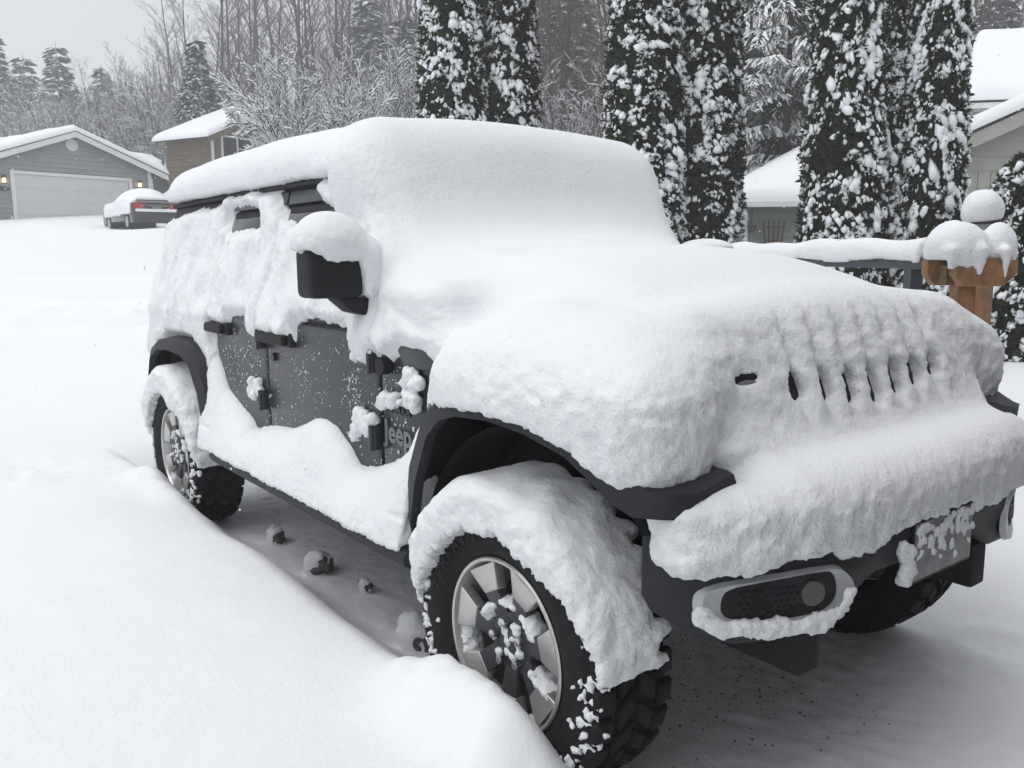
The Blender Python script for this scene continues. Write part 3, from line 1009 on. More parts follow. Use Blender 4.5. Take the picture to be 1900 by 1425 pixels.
# raised sidewall lettering on the front tyre
word = 'TERRAIN'
for i, chr_ in enumerate(word):
    me = text_mesh(chr_, 0.052, 0.0012, bold=0.0006)
    me.materials.append(M['seal'])
    xs = [v.co.x for v in me.vertices]; cx = (min(xs) + max(xs)) / 2
    a = math.radians(163 - i * 8.6)
    for v in me.vertices:
        u, r = v.co.x - cx, 0.292 + v.co.y
        aa = a - u / 0.31
        v.co = (r * math.cos(aa), -0.1385 - v.co.z, r * math.sin(aa))
    o = bpy.data.objects.new('lettering', me); COL.objects.link(o); o.parent = w_fr
# ------------------------------------------------------------------ snow lying on the car
T_BARE = [(403, 598), (425, 614), (430, 588), (465, 586), (470, 626), (490, 642), (494, 622), (551, 637), (553, 600), (575, 592), (600, 596), (650, 612), (660, 640), (664, 660), (702, 695),
          (712, 648), (730, 672), (742, 660), (757, 640), (780, 650), (808, 644), (800, 690), (790, 762), (766, 832), (742, 853), (710, 867), (670, 864), (650, 827), (625, 792), (590, 780), (560, 791), (545, 796), (510, 791), (497, 787),
          (480, 797), (472, 778), (440, 742), (425, 722), (412, 680), (404, 640)]
T_HOLE = [(434, 395), (470, 386), (494, 391), (494, 414), (480, 424), (455, 420), (440, 426), (432, 410)]
T_FRONT = [(486, 346), (520, 338), (601, 326), (603, 372), (615, 382), (632, 392), (634, 402), (600, 408), (562, 407), (545, 400), (531, 388), (530, 362), (522, 348), (500, 352)]
T_GUT = [(322, 376), (432, 347), (433, 362), (428, 376), (400, 384), (380, 381), (332, 404), (322, 404)]


def sidepoly(pp): return [(float(q[0]), float(q[2])) for q in (side_pt(*p) for p in pp)]


P_BARE, P_HOLE, P_FRONT, P_GUT = map(sidepoly, (T_BARE, T_HOLE, T_FRONT, T_GUT))
P_SIDE = [(-3.56, 0.90), (-3.53, 1.30), (-3.47, 1.80), (-1.05, 1.80), (-0.72, 1.36), (-0.50, 1.27), (-0.40, 1.24), (-0.50, 1.0), (-0.60, 0.80), (-0.66, 0.62), (-2.46, 0.60), (-2.50, 0.80), (-2.60, 1.0), (-2.75, 1.05), (-3.1, 1.05), (-3.3, 0.98), (-3.45, 0.85)]


def streak(X, Z, seed, fx=38.0, fz=7.0):
    Q = np.stack([X * fx, np.full_like(X, 0.5), Z * fz], 1)
    Q2 = np.stack([X * fx * 2.7, np.full_like(X, 0.1), Z * fz * 4], 1)
    return 0.65 * vnoise(Q, 1.0, seed) + 0.35 * vnoise(Q2, 1.0, seed + 3)


def side_sheet(P):
    X, Y, Z = P[:, 0], P[:, 1], P[:, 2]
    out = np.full(len(P), 0.3, np.float32)
    near = (np.abs(Y) > 0.55) & (Z < 1.95)
    if not near.any(): return out
    X, Y, Z = X[near], Y[near], Z[near]
    n = streak(X, Z, 5) * 0.016
    cov = -poly_sd(X, Z, P_SIDE)
    bare = np.minimum(np.minimum(poly_sd(X, Z, P_BARE), poly_sd(X, Z, P_HOLE)), np.minimum(poly_sd(X, Z, P_FRONT), poly_sd(X, Z, P_GUT)))
    bare = np.where(Y > 0, 0.4, bare + n)
    d = np.minimum(cov, bare)
    lump = fbm(np.stack([X, Y, Z * 0.6], 1), 7.0, 2, 31)
    th = 0.05 * sstep(-0.004, 0.05, d) * (1 + 0.55 * lump) + 0.009 * (streak(X, Z, 9, 34, 3)) * (d > 0)
    # deeper folds where snow slid between the doors
    for xc, zc in ((-1.80, 1.45), (-2.44, 1.40), (-0.80, 1.2)):
        th = th - 0.022 * np.exp(-((X - xc - 0.02 * (Z - zc)) / 0.018) ** 2) * (Z > 1.12)
    t = np.abs(Y) - side_y(Z) - th
    o = np.maximum(t * 0.75, -d * 0.8)
    o = np.maximum(o, side_y(Z) - 0.03 - np.abs(Y))
    out[near] = np.where(d < -0.08, 0.12, o)
    return out


WR = roty(math.radians(-42))
BUMP_PTS = [(bump_x(y), y) for y in np.linspace(-0.79, 0.79, 14)]


OPENING = [(x + a * 0.60, z + b * (0.55 if i_ < 9 else 0.25)) for i_, ((x, y, z), (a, b)) in enumerate(zip(PF[:13], offs))] + [(0.57, 0.930), (0.72, 0.935), (0.72, 0.4), (-0.46, 0.4)]


def mantle(P):
    X, Y, Z = P[:, 0], P[:, 1], P[:, 2]
    aY = np.abs(Y)
    # roof slab with a crowned top
    crown = 0.045 * (Y / 0.7) ** 2 + 0.03 * np.clip((X + 2.2) / 1.2, -1.2, 0) ** 2 + 0.035 * np.clip((X + 2.2) / 1.1, 0, 1.3) ** 2
    f = sd_box(np.stack([X, Y, Z + crown], 1), (-2.25, 0, 1.882), (1.25, 0.755, 0.158), 0.15)
    near = X > -1.75
    if near.any():
        f[near] = mantle_front(P[near], f[near])
    return f


def mantle_front(P, f):
    X, Y, Z = P[:, 0], P[:, 1], P[:, 2]
    aY = np.abs(Y)
    A = np.stack([X, aY, Z], 1)
    # windscreen drift
    f = smin(f, sd_box(P, (-0.965, 0, 1.545), (0.12, 0.735, 0.37), 0.11, WR), 0.26)
    # bonnet
    hz = 0.085 * np.clip((X + 0.30) / 0.5, 0, 2) ** 2
    Ph = np.stack([X, Y, Z + hz + (0.05 + 0.05 * np.clip(X + 0.2, 0, 1)) * (aY / 0.6) ** 2], 1)
    f = smin(f, sd_box(Ph, (-0.16, 0, 1.355), (0.61, 0.65, 0.155), 0.14), 0.24)
    f = smin(f, sd_box(A, (-0.60, 0.73, 1.285), (0.20, 0.115, 0.12), 0.07), 0.10)
    fr = X > 0.1
    if fr.any():
        f[fr] = nose_face(P[fr], f[fr])
    # fender mounds, standing proud of the grille face
    sh = np.where(Y < 0, 0.05 * sstep(0.1, 0.4, X), 0.0)
    f1 = sd_ell(np.stack([X - sh, aY, Z], 1), (0.065, 0.785, 1.10), (0.43, 0.20, 0.25))
    f2 = sd_box(np.stack([X - sh, aY, Z], 1), (0.095, 0.80, 1.07), (0.40, 0.145, 0.16), 0.11)
    kk = np.where(X > 0.30, np.interp(Z, [1.06, 1.24], [0.035, 0.20]), 0.20)
    f = smin(f, smin(f1, f2, 0.10), kk)
    # tail of the fender running down the flare to the step
    f = smin(f, sd_cap(A, (-0.27, 0.86, 1.12), (-0.50, 0.865, 0.70), 0.075, 0.055), 0.06)
    # the wheel opening and the flare lip stay bare
    m = (aY > 0.655) & (X > -0.70) & (X < 0.74) & (Z < 1.25)
    if m.any():
        o = poly_sd(X[m], Z[m], OPENING) + 0.014 * streak(X[m], Z[m], 61, 42, 5) + 0.006
        o = o - 0.05 * sstep(0.955, 0.915, aY[m]) * sstep(0.1, -0.2, X[m])       # behind the lip
        f[m] = smax(f[m], -o, 0.025)
    if fr.any():
        f[fr] = mantle_nose(P[fr], f[fr])
    return f


def nose_face(P, f):
    """snow on the leaning grille and the ramp down onto the bumper"""
    f = smin(f, sd_box(P, (0.418, 0, 1.13), (0.078, 0.67, 0.21), 0.075, roty(math.radians(-22))), 0.15)
    return smin(f, sd_box(P, (0.49, 0, 0.862), (0.17, 0.62, 0.13), 0.07, roty(math.radians(22))), 0.13)


def mantle_nose(P, f):
    X, Y, Z = P[:, 0], P[:, 1], P[:, 2]
    aY = np.abs(Y)
    A = np.stack([X, aY, Z], 1)
    # bumper roll, free of the fender mounds at its ends
    b = np.full(len(P), 9.0, np.float32)
    for i in range(len(BUMP_PTS) - 1):
        (x0, y0), (x1, y1) = BUMP_PTS[i], BUMP_PTS[i + 1]
        o0, o1 = (float(np.interp(abs(v), [0.45, 0.75], [0.07, 0.025])) for v in (y0, y1))
        r0, r1 = (float(np.interp(abs(v), [0.45, 0.75], [0.105, 0.082])) for v in (y0, y1))
        z0, z1 = (float(np.interp(abs(v), [0.45, 0.75], [0.875, 0.872])) for v in (y0, y1))
        b = np.minimum(b, sd_cap(P, (x0 - o0, y0, z0), (x1 - o1, y1, z1), r0, r1))
        b = np.minimum(b, sd_cap(P, (x0 - o0 + 0.01, y0, 0.815), (x1 - o1 + 0.01, y1, 0.815), 0.088, 0.082))
    xb = np.interp(aY, BY, BX)
    zl = np.interp(Y, [-0.9, -0.75, -0.60, -0.48, -0.42, -0.36, -0.30, -0.20, -0.10, 0.16, 0.20, 0.35, 0.5, 0.9], [0.762, 0.758, 0.778, 0.785, 0.735, 0.735, 0.765, 0.795, 0.800, 0.800, 0.745, 0.74, 0.76, 0.77])
    rag = 0.014 * vnoise(np.stack([X * 30, Y * 30, Z * 8], 1), 1.0, 41)
    low = zl + rag - Z
    b = smax(b, low, 0.02)
    f = np.where((aY < 0.65) & (X > xb - 0.16) & (Z < 0.99), smax(f, low, 0.02), f)
    f = smin(f, b, np.interp(aY, [0.55, 0.66], [0.09, 0.010]))
    # bare slots of the grille
    win = sstep(1.36, 1.24, Z) * sstep(1.03, 1.10, Z)
    for y in SLOTS:
        yy = y + 0.010 + 0.012 * (Z - 1.1)
        f = f + 0.020 * win * np.exp(-((Y - yy) / 0.018) ** 2) - 0.010 * win * np.exp(-((Y - yy - 0.055) / 0.03) ** 2)
        k = abs(y) / 0.35
        f = smax(f, -sd_box(P, (0.58, y + 0.002, 1.115 + 0.025 * k), (0.16, 0.036 + 0.012 * (y > 0.05), 0.060 * (1 - 0.35 * k)), 0.030), 0.006)
    return smax(f, -sd_ell(P, (0.55, -0.535, 1.175), (0.10, 0.062, 0.013)), 0.012)


def roof_under(P, f):
    """roof snow ends above the gutter; body interior is empty"""
    X, Y, Z = P[:, 0], P[:, 1], P[:, 2]
    rag = 0.010 * streak(X, Z, 77, 30, 6)
    edge = np.where((np.abs(Y) > 0.60) & (X < -1.22), 1.795 + rag - Z, -1.0)
    return smax(f, edge, 0.02)


def car_snow(P):
    f = roof_under(P, mantle(P))
    return smin(f, side_sheet(P), 0.03)


V, F = sdf_mesh(car_snow, (-3.75, -1.06, 0.62), (0.98, 1.06, 2.24), 0.0098)
N = vert_normals(V, F)
steep = np.clip(1 - N[:, 2], 0, 1)
nose = sstep(-0.15, 0.40, V[:, 0])
flank = sstep(0.55, 0.75, np.abs(V[:, 1])) * steep
rough = np.clip(nose * steep ** 1.2 + 0.45 * flank, 0, 1)
d = fbm(V, 24.0, 3, 3, 0.65) * (0.0006 + 0.012 * rough)
d += 0.010 * fbm(V, 2.6, 2, 8) * (0.6 + 0.6 * steep)
d += nose * steep * 0.012 * (0.30 - np.abs(fbm(V, 12.0, 2, 19)))
V = V + N * d[:, None]
me = np_mesh('snow_blanket', V, F)
sb = link('snow_blanket', me, M['snow'], jeep)
tag(sb, 'thick snow blanket over roof, windscreen, bonnet, flanks and bumper', kind='stuff')

# heap on the side step
HX = np.array([-2.60, -2.44, -2.31, -2.21, -2.01, -1.96, -1.86, -1.757, -1.553, -1.47, -1.311, -1.22, -1.145, -1.039, -0.959, -0.88, -0.797, -0.683, -0.593, -0.52, -0.44])
HZ = np.array([1.08, 1.02, 0.85, 0.81, 0.75, 0.71, 0.715, 0.748, 0.768, 0.793, 0.843, 0.852, 0.843, 0.789, 0.728, 0.728, 0.754, 0.80, 0.857, 0.95, 1.02])


def step_snow(P):
    X, Y, Z = P[:, 0], -P[:, 1], P[:, 2]
    H = np.interp(X, HX, HZ)
    w = np.clip((Y - 0.83) / 0.125, -0.5, 1.3)
    T = H - (H - 0.60) * np.clip(w, 0, 2) ** 1.7
    f = (Z - T) * 0.62
    rag = 0.008 * vnoise(np.stack([X * 60, Y * 60, Z * 20], 1), 1.0, 5)
    f = smax(f, Y - 0.962 - rag - 0.03 * np.clip((X + 0.8) / 0.35, 0, 1) * 0, 0.035)
    f = np.maximum(f, 0.563 - Z + np.where(Y > 0.94, rag - 0.012, 0))
    f = np.maximum(f, 0.79 - Y)
    f = smax(f, X + 0.475 + np.abs(Z - 0.72) * 0.10 + rag, 0.02)
    f = smax(f, -2.47 - X + 0.0 * Z, 0.03)
    return f


V, F = sdf_mesh(step_snow, (-2.62, -1.0, 0.52), (-0.36, -0.77, 1.12), 0.008)
N = vert_normals(V, F)
V = V + N * (0.010 * fbm(V, 5, 2, 51) + 0.003 * fbm(V, 40, 3, 52))[:, None]
o = link('step_snow', np_mesh('step_snow', V, F), M['snow'], jeep)
tag(o, 'heaped snow on the side step', kind='stuff')


# snow on tyres
def tyre_snow(cx, a0, a1, thick, seed, yo=0.0, inner=0.335):
    def f(P):
        X, Y, Z = P[:, 0] - cx, P[:, 1], P[:, 2] - 0.415
        rho = np.hypot(X, Z); a = np.arctan2(Z, X)
        fade = np.minimum(sstep(a0 - 0.1, a0 + 1.3, a), sstep(a1 + 0.1, a1 - 0.55, a))
        th = 0.014 + thick * fade + 0.012 * vnoise(np.stack([a * 7, Y * 9, rho * 4], 1), 1.0, seed + 9)
        n = 0.65 * vnoise(np.stack([a * 21, Y * 4, np.full_like(a, .3)], 1), 1.0, seed) + 0.45 * vnoise(np.stack([a * 55, Y * 9, np.full_like(a, .8)], 1), 1.0, seed + 4)
        side = 0.93 + 0.05 * fade ** 0.5
        lug = 0.668 + 0.022 * np.clip(2.5 * np.sin(a * 30 + 1.0), -1, 1) * sstep(1.7, 1.0, a) + 0.02 * sstep(1.0, 0.2, a)
        u = np.abs(Y + (side + lug) / 2) - (side - lug) / 2
        outer = rho - 0.405 - th - 0.02 * fade * np.cos((Y + 0.80) * 9)
        q = smax(outer, u, 0.06)
        inn = np.where(Y < -0.925, inner + (1 - fade) * 0.06 + 0.026 * n - rho, 0.39 - rho)
        q = smax(q, inn * 0.8, 0.015)
        q = np.maximum(q, (a0 + 0.10 * n - a) * rho)
        q = np.maximum(q, (a - a1 + 0.12 * n + (Y + 0.8) * 0.9) * rho)
        return q
    V, F = sdf_mesh(f, (cx - 0.56, -1.02, 0.15), (cx + 0.56, -0.62, 1.0), 0.0065)
    N = vert_normals(V, F)
    low = np.clip(1 - N[:, 2], 0, 1)
    V = V + N * (0.009 * fbm(V, 26, 3, seed, 0.6) * (0.25 + low) + 0.010 * fbm(V, 7, 2, seed + 1))[:, None]
    o = link('tyre_snow', np_mesh('tyre_snow', V, F), M['snow'], jeep)
    tag(o, 'cap of snow over the tyre', kind='stuff')
    return o


tyre_snow(0.0, 0.10, math.pi * 1.0, 0.040, 11)
tyre_snow(-3.008, -0.05, math.pi * 0.97, 0.06, 23)

# snow on the mirror, joining the pillar
def mirror_snow(P):
    f = sd_ell(P, (-0.885, -0.955, 1.525), (0.098, 0.110, 0.098))
    f = smin(f, sd_ell(P, (-0.87, -0.99, 1.515), (0.10, 0.095, 0.09)), 0.05)
    f = smin(f, sd_cap(P, (-0.88, -0.90, 1.515), (-0.93, -0.72, 1.46), 0.06), 0.07)
    f = smin(f, sd_cap(P, (-0.84, -0.845, 1.48), (-0.84, -0.835, 1.37), 0.045), 0.04)
    n = 0.010 * vnoise(np.stack([P[:, 0] * 30, P[:, 1] * 45, P[:, 2] * 10], 1), 1.0, 3)
    zl = np.interp(P[:, 1], [-1.10, -1.05, -0.98, -0.88, -0.862, -0.80], [1.50, 1.495, 1.462, 1.465, 1.345, 1.335])
    return smax(f, zl + n - P[:, 2], 0.015)


V, F = sdf_mesh(mirror_snow, (-1.05, -1.12, 1.30), (-0.72, -0.68, 1.70), 0.007)
N = vert_normals(V, F)
V = V + N * (0.004 * fbm(V, 35, 3, 4) * (1.2 - N[:, 2]))[:, None]
tag(link('mirror_snow', np_mesh('mirror_snow', V, F), M['snow'], jeep), 'domed snow cap on the door mirror', kind='stuff')
tag(link('mirror_snow', np_mesh('mirror_snow', np.stack([V[:, 0], -V[:, 1], np.where(V[:, 2] > 1.49, 1.49 + (V[:, 2] - 1.49) * 0.42, V[:, 2])], 1), F[:, ::-1]), M['snow'], jeep), 'domed snow cap on the far door mirror', kind='stuff')


def blobs(name, pts, seed, parent, h=0.0055, label=None):
    """small clots of snow: list of (centre, radii)"""
    A = np.array([p[0] for p in pts], np.float32); Rr = np.array([p[1] for p in pts], np.float32)

    def f(P):
        o = np.full(len(P), 9.0, np.float32)
        for c, r in zip(A, Rr):
            o = np.minimum(o, sd_ell(P, c, r))
        return o + 0.006 * vnoise(P, 45.0, seed) + 0.004 * vnoise(P, 120, seed + 1)
    V, F = sdf_mesh(f, A.min(0) - 0.07, A.max(0) + 0.07, h)
    o = link(name, np_mesh(name, V, F), M['snow'], parent)
    tag(o, label, kind='stuff')
    return o


# snow resting in the wheel openings and on the nuts, crumbs along the tyre edge
def wheel_clots(cx, seed, nut=True):
    r = np.random.default_rng(seed); pts = []
    sp0 = 0.26 if cx == 0 else 0.05
    for k in range(NS):
        a = sp0 + 2 * math.pi * (k + 0.5) / NS
        for t in np.linspace(-0.24, 0.24, 7):
            rr = 0.115 if math.sin(a) > 0.25 else 0.218 if math.sin(a) < -0.25 else None
            if rr:
                q = a + t * (1.0 if rr < 0.15 else 0.8)
                pts.append(((cx + rr * math.cos(q), -0.868, 0.415 + rr * math.sin(q)), (0.022, 0.035, 0.013)))
            else:
                q = a - (0.25 if math.cos(a) > 0 else -0.25)
                r2 = 0.165 + t * 0.2
                pts.append(((cx + r2 * math.cos(q), -0.868, 0.415 + r2 * math.sin(q)), (0.020, 0.035, 0.013)))
    for k in range(14):
        a = r.uniform(0, 6.28); rr = r.uniform(0.0, 0.075)
        e = r.uniform(0.008, 0.02)
        pts.append(((cx + rr * math.cos(a), -0.890, 0.415 + rr * math.sin(a)), (e, 0.010, e * r.uniform(0.6, 1.2))))
    for k in range(150):
        a = r.uniform(2.9, 3.9) if k % 2 else r.uniform(-1.1, 0.15)
        rr = r.normal(0.372, 0.022)
        e = 0.0045 + 0.009 * r.random(3) ** 2
        pts.append(((cx + rr * math.cos(a), -0.795 - np.interp(rr, [0.33, 0.36, 0.385, 0.41], [0.138, 0.133, 0.125, 0.11]), 0.415 + rr * math.sin(a)), (e[0], 0.010, e[2] * 1.3)))
    return blobs('rim_snow', pts, seed, jeep, label='clots of snow caught in the wheel')


wheel_clots(0.0, 1)
wheel_clots(-3.008, 2)
# clots lodged on the hinges and the badge
r = np.random.default_rng(33); pts = []
for (x0, y0, x1, y1), n, rad in (((667, 762, 704, 796), 16, 0.030), ((473, 704, 492, 736), 10, 0.026), ((716, 730, 756, 750), 14, 0.020), ((762, 690, 790, 755), 16, 0.022), ((664, 640, 700, 662), 10, 0.026), ((660, 800, 705, 812), 5, 0.015)):
    for _ in range(n):
        p = side_pt(r.uniform(x0, x1), r.uniform(y0, y1))
        e = rad * r.uniform(0.6, 1.15)
        pts.append(((p[0], -0.842 - 0.3 * e, p[2]), (e, 0.022, e * 1.15)))
blobs('hinge_snow', pts, 81, jeep, h=0.007, label='clots of snow lodged on hinges and badges')
# snow lying along the fog light bezel, on the plate and stuck to the doors
pts = []
for t in np.linspace(-0.775, -0.475, 40):
    z = float(np.interp(t, [-0.78, -0.74, -0.62, -0.52, -0.47], [0.662, 0.634, 0.618, 0.616, 0.624]))
    pts.append((on_bumper(t, z + 0.003 * math.sin(t * 80), 0.004), (0.020, 0.017, 0.024 + 0.004 * math.sin(t * 47))))
for t, z in ((-0.455, 0.632), (-0.435, 0.645), (-0.425, 0.66), (-0.42, 0.675)):
    pts.append((on_bumper(t, z, 0.010), (0.012, 0.018, 0.018)))
blobs('bezel_snow', pts, 71, bumper, label='snow lying in the fog light bezel')
r = np.random.default_rng(5); pts = []
for k in range(60):
    y, z = r.uniform(-0.14, 0.15), 0.79 - abs(r.normal(0, 0.045))
    pts.append(((0.750, y, z), (0.006, r.uniform(0.006, 0.016), r.uniform(0.008, 0.022))))
for k in range(14):
    pts.append(((0.742, -0.185 + r.normal(0, 0.012), 0.70 + r.uniform(-0.05, 0.05)), (0.018, 0.018, 0.022)))
blobs('plate_snow', pts, 72, plate, label='frost and snow clinging to the plate')
# specks blown onto the door skins
r = np.random.default_rng(15); pts = []
ICO_V, ICO_F = ico(1)
SV, SF = [], []
cl = [(-1.0, 1.02, 0.05), (-1.0, 0.98, 0.04), (-1.45, 0.97, 0.05), (-1.95, 1.03, 0.05), (-2.2, 1.0, 0.08), (-0.72, 1.02, 0.05)]
for k in range(900):
    if k % 3 == 0:
        c = cl[int(r.integers(len(cl)))]; x, z = r.normal(c[0], c[2]), r.normal(c[1], c[2])
    else:
        x, z = r.uniform(-2.45, -0.45), r.uniform(0.70, 1.2)
    if float(poly_sd(np.array([x]), np.array([z]), P_BARE)[0]) > -0.012: continue
    e = r.uniform(0.0012, 0.0035) * (1.6 if r.random() < 0.1 else 1)
    SF.append(ICO_F + len(SV) * len(ICO_V)); SV.append(ICO_V * [e, e * 0.6, e * r.uniform(0.8, 1.8)] + [x, -SX - 0.001, z])
tag(link('snow_specks', np_mesh('snow_specks', np.concatenate(SV), np.concatenate(SF)), M['snow'], jeep), 'fine snow specks blown onto the doors', kind='stuff')
# ------------------------------------------------------------------ houses
M.update(
    sage=mat('sage_siding', (0.275, 0.290, 0.278), 0.75, var=0.10, scale=3),
    brown=mat('brown_siding', (0.155, 0.118, 0.078), 0.8, var=0.14, scale=3),
    pale=mat('pale_green_grey_siding', (0.42, 0.43, 0.385), 0.75, var=0.07, scale=3),
    grey_sid=mat('blue_grey_siding', (0.28, 0.30, 0.29), 0.75, var=0.07, scale=3),
    trim=mat('white_trim', (0.72, 0.73, 0.72), 0.6, var=0.05, scale=4),
    garage=mat('garage_door_white', (0.60, 0.62, 0.62), 0.55, var=0.04, scale=2),
    shingle=mat('dark_shingle', (0.06, 0.06, 0.06), 0.9, var=0.2, scale=5),
    house_dark=mat('house_shell', (0.10, 0.10, 0.10), 0.9),
    iron=mat('black_iron', (0.015, 0.015, 0.016), 0.5),
    wood=mat('stained_wood', (0.235, 0.118, 0.052), 0.65, var=0.38, scale=14, bump=0.25, bscale=40),
    wood_end=mat('cut_wood_end', (0.14, 0.085, 0.04), 0.8, var=0.3, scale=30),
    fence_wood=mat('weathered_fence_wood', (0.06, 0.052, 0.045), 0.85, var=0.25, scale=6),
    rail=mat('blue_grey_rail', (0.045, 0.052, 0.062), 0.5, var=0.1, scale=8),
    bulb=lamp_mat('warm_bulb', (1.0, 0.62, 0.25), 5.0),
    white_text=mat('white_lettering', (0.7, 0.7, 0.68), 0.6),
    terracotta=mat('plant_pot', (0.05, 0.052, 0.055), 0.6),
    cane=mat('brown_cane', (0.12, 0.055, 0.03), 0.7),
)


def hit(px, py, O, n):
    d = np.array([(px - 950) / FPX, -(py - 712.5) / FPX, 1.0]) @ CB
    return CAM + d * (np.dot(np.asarray(O) - CAM, n) / np.dot(d, n))


def unit(v):
    v = np.asarray(v, float); return v / np.linalg.norm(v)


class Wall:
    """a vertical wall plane: O on the ground, u to the right as seen from outside, n outwards"""
    def __init__(self, O, u):
        self.O = np.asarray(O, float); self.u = unit([u[0], u[1], 0]); self.n = np.array([self.u[1], -self.u[0], 0.0])

    def uz(self, px, py):
        p = hit(px, py, self.O, self.n) - self.O
        return float(p @ self.u), float(p[2])

    def p(self, u, z, d=0.0): return self.O + self.u * u + np.array([0, 0, z]) + self.n * d

    def quad(self, name, poly, d0, d1, material, parent, bevel=0):
        n = len(poly)
        V = [self.p(u, z, d0) for u, z in poly] + [self.p(u, z, d1) for u, z in poly]
        F = [tuple(range(n)), tuple(range(2 * n - 1, n - 1, -1))] + [(i, i + n, (i + 1) % n + n, (i + 1) % n) for i in range(n)]
        return MB().add(V, F).build(name, material, parent, bevel=bevel)

    def box(self, name, u0, u1, z0, z1, d0, d1, material, parent, bevel=0):
        return self.quad(name, [(u0, z0), (u1, z0), (u1, z1), (u0, z1)], d0, d1, material, parent, bevel)

    def lap(self, z0, z1, h, rng, material, parent, holes=()):
        """single lapped boards; rng(z) gives the wall's extent at a height, holes are (u0,u1,z0,z1)"""
        z = z0
        while z < z1 - 0.02:
            t = min(z + h, z1)
            a0, a1 = rng(z); b0, b1 = rng(t)
            segs = [(a0, a1, b0, b1)]
            for (h0, h1, hz0, hz1) in holes:
                if (z + t) / 2 > hz0 and (z + t) / 2 < hz1:
                    new = []
                    for s in segs:
                        if s[0] < h0: new.append((s[0], min(s[1], h0), s[2], min(s[3], h0)))
                        if s[1] > h1: new.append((max(s[0], h1), s[1], max(s[2], h1), s[3]))
                    segs = new
            for s in segs:
                if s[1] - s[0] < 0.03: continue
                V = [self.p(s[0], z, 0), self.p(s[1], z, 0), self.p(s[3], t, 0), self.p(s[2], t, 0),
                     self.p(s[0], z, 0.055), self.p(s[1], z, 0.055), self.p(s[3], t, 0.010), self.p(s[2], t, 0.010)]
                MB().add(V, [(3, 2, 1, 0), (4, 5, 6, 7), (0, 1, 5, 4), (1, 2, 6, 5), (2, 3, 7, 6), (3, 0, 4, 7)]).build('board', material, parent)
            z = t


def slab(name, c, t, material, parent, bevel=0.0, seg=3, up=True):
    """four corners (lower surface) thickened upwards"""
    c = [np.asarray(p, float) for p in c]
    n = np.array([0, 0, 1.0]) if up else unit(np.cross(c[1] - c[0], c[3] - c[0]))
    V = c + [p + n * t for p in c]
    return MB().add(V, [(3, 2, 1, 0), (4, 5, 6, 7), (0, 1, 5, 4), (1, 2, 6, 5), (2, 3, 7, 6), (3, 0, 4, 7)]).build(name, material, parent, bevel=bevel, seg=seg)


def snow_roof(c, parent, t=0.24, bevel=0.11, over=0.06):
    """shingled slab and the snow lying on it; corners: eave a, eave b, ridge b, ridge a"""
    slab('roof', c, 0.045, M['shingle'], parent)
    c = [np.asarray(p, float) for p in c]
    cen = sum(c) / 4
    c2 = [p + unit(np.array([*(p - cen)[:2], 0])) * over + np.array([0, 0, 0.049]) for p in c]
    L = float(np.linalg.norm(c2[1] - c2[0])); Wd = float(np.linalg.norm(c2[3] - c2[0]))

    def prm(len_, both):
        e = [0, 0.05, 0.16, 0.35, 0.62, 1.0]
        q = [min(0.45, k * t * 1.2 / len_) for k in e]
        m_ = list(np.linspace(q[-1], 1 - q[-1] if both else 1.0, 8))[1:-1]
        return q + m_ + ([1 - v for v in q[::-1]] if both else [1.0])
    pa, pb = prm(L, True), prm(Wd, False)
    Vv, Fv = [], []
    for a in pa:
        for b in pb:
            p = (c2[0] * (1 - a) + c2[1] * a) * (1 - b) + (c2[3] * (1 - a) + c2[2] * a) * b
            de = min(a * L, (1 - a) * L, b * Wd) / (t * 1.2)
            hh = t * math.sqrt(max(0.0, 1 - max(0.0, 1 - de) ** 2))
            Vv.append(p + np.array([0, 0, 0.01 + hh + 0.025 * math.sin(a * L * 1.7 + b * 3) * min(1, de)]))
    n0 = len(Vv)
    for a in pa:
        for b in pb:
            Vv.append((c2[0] * (1 - a) + c2[1] * a) * (1 - b) + (c2[3] * (1 - a) + c2[2] * a) * b)
    na, w = len(pa), len(pb)
    K, J = na - 1, w - 1
    for i in range(K):
        for j in range(J):
            q = (i * w + j, (i + 1) * w + j, (i + 1) * w + j + 1, i * w + j + 1)
            Fv += [q, tuple(k + n0 for k in q[::-1])]
    for i in range(K):
        Fv += [(i * w, i * w + n0, (i + 1) * w + n0, (i + 1) * w), (i * w + J, (i + 1) * w + J, (i + 1) * w + J + n0, i * w + J + n0)]
    for i in range(J):
        Fv += [(i, i + 1, i + 1 + n0, i + n0), (K * w + i, K * w + i + n0, K * w + i + 1 + n0, K * w + i + 1)]
    o = MB().add(Vv, Fv).build('snow_cover', M['snow_far'], parent, smooth=True, angle=50)
    o['kind'] = 'stuff'
    return o


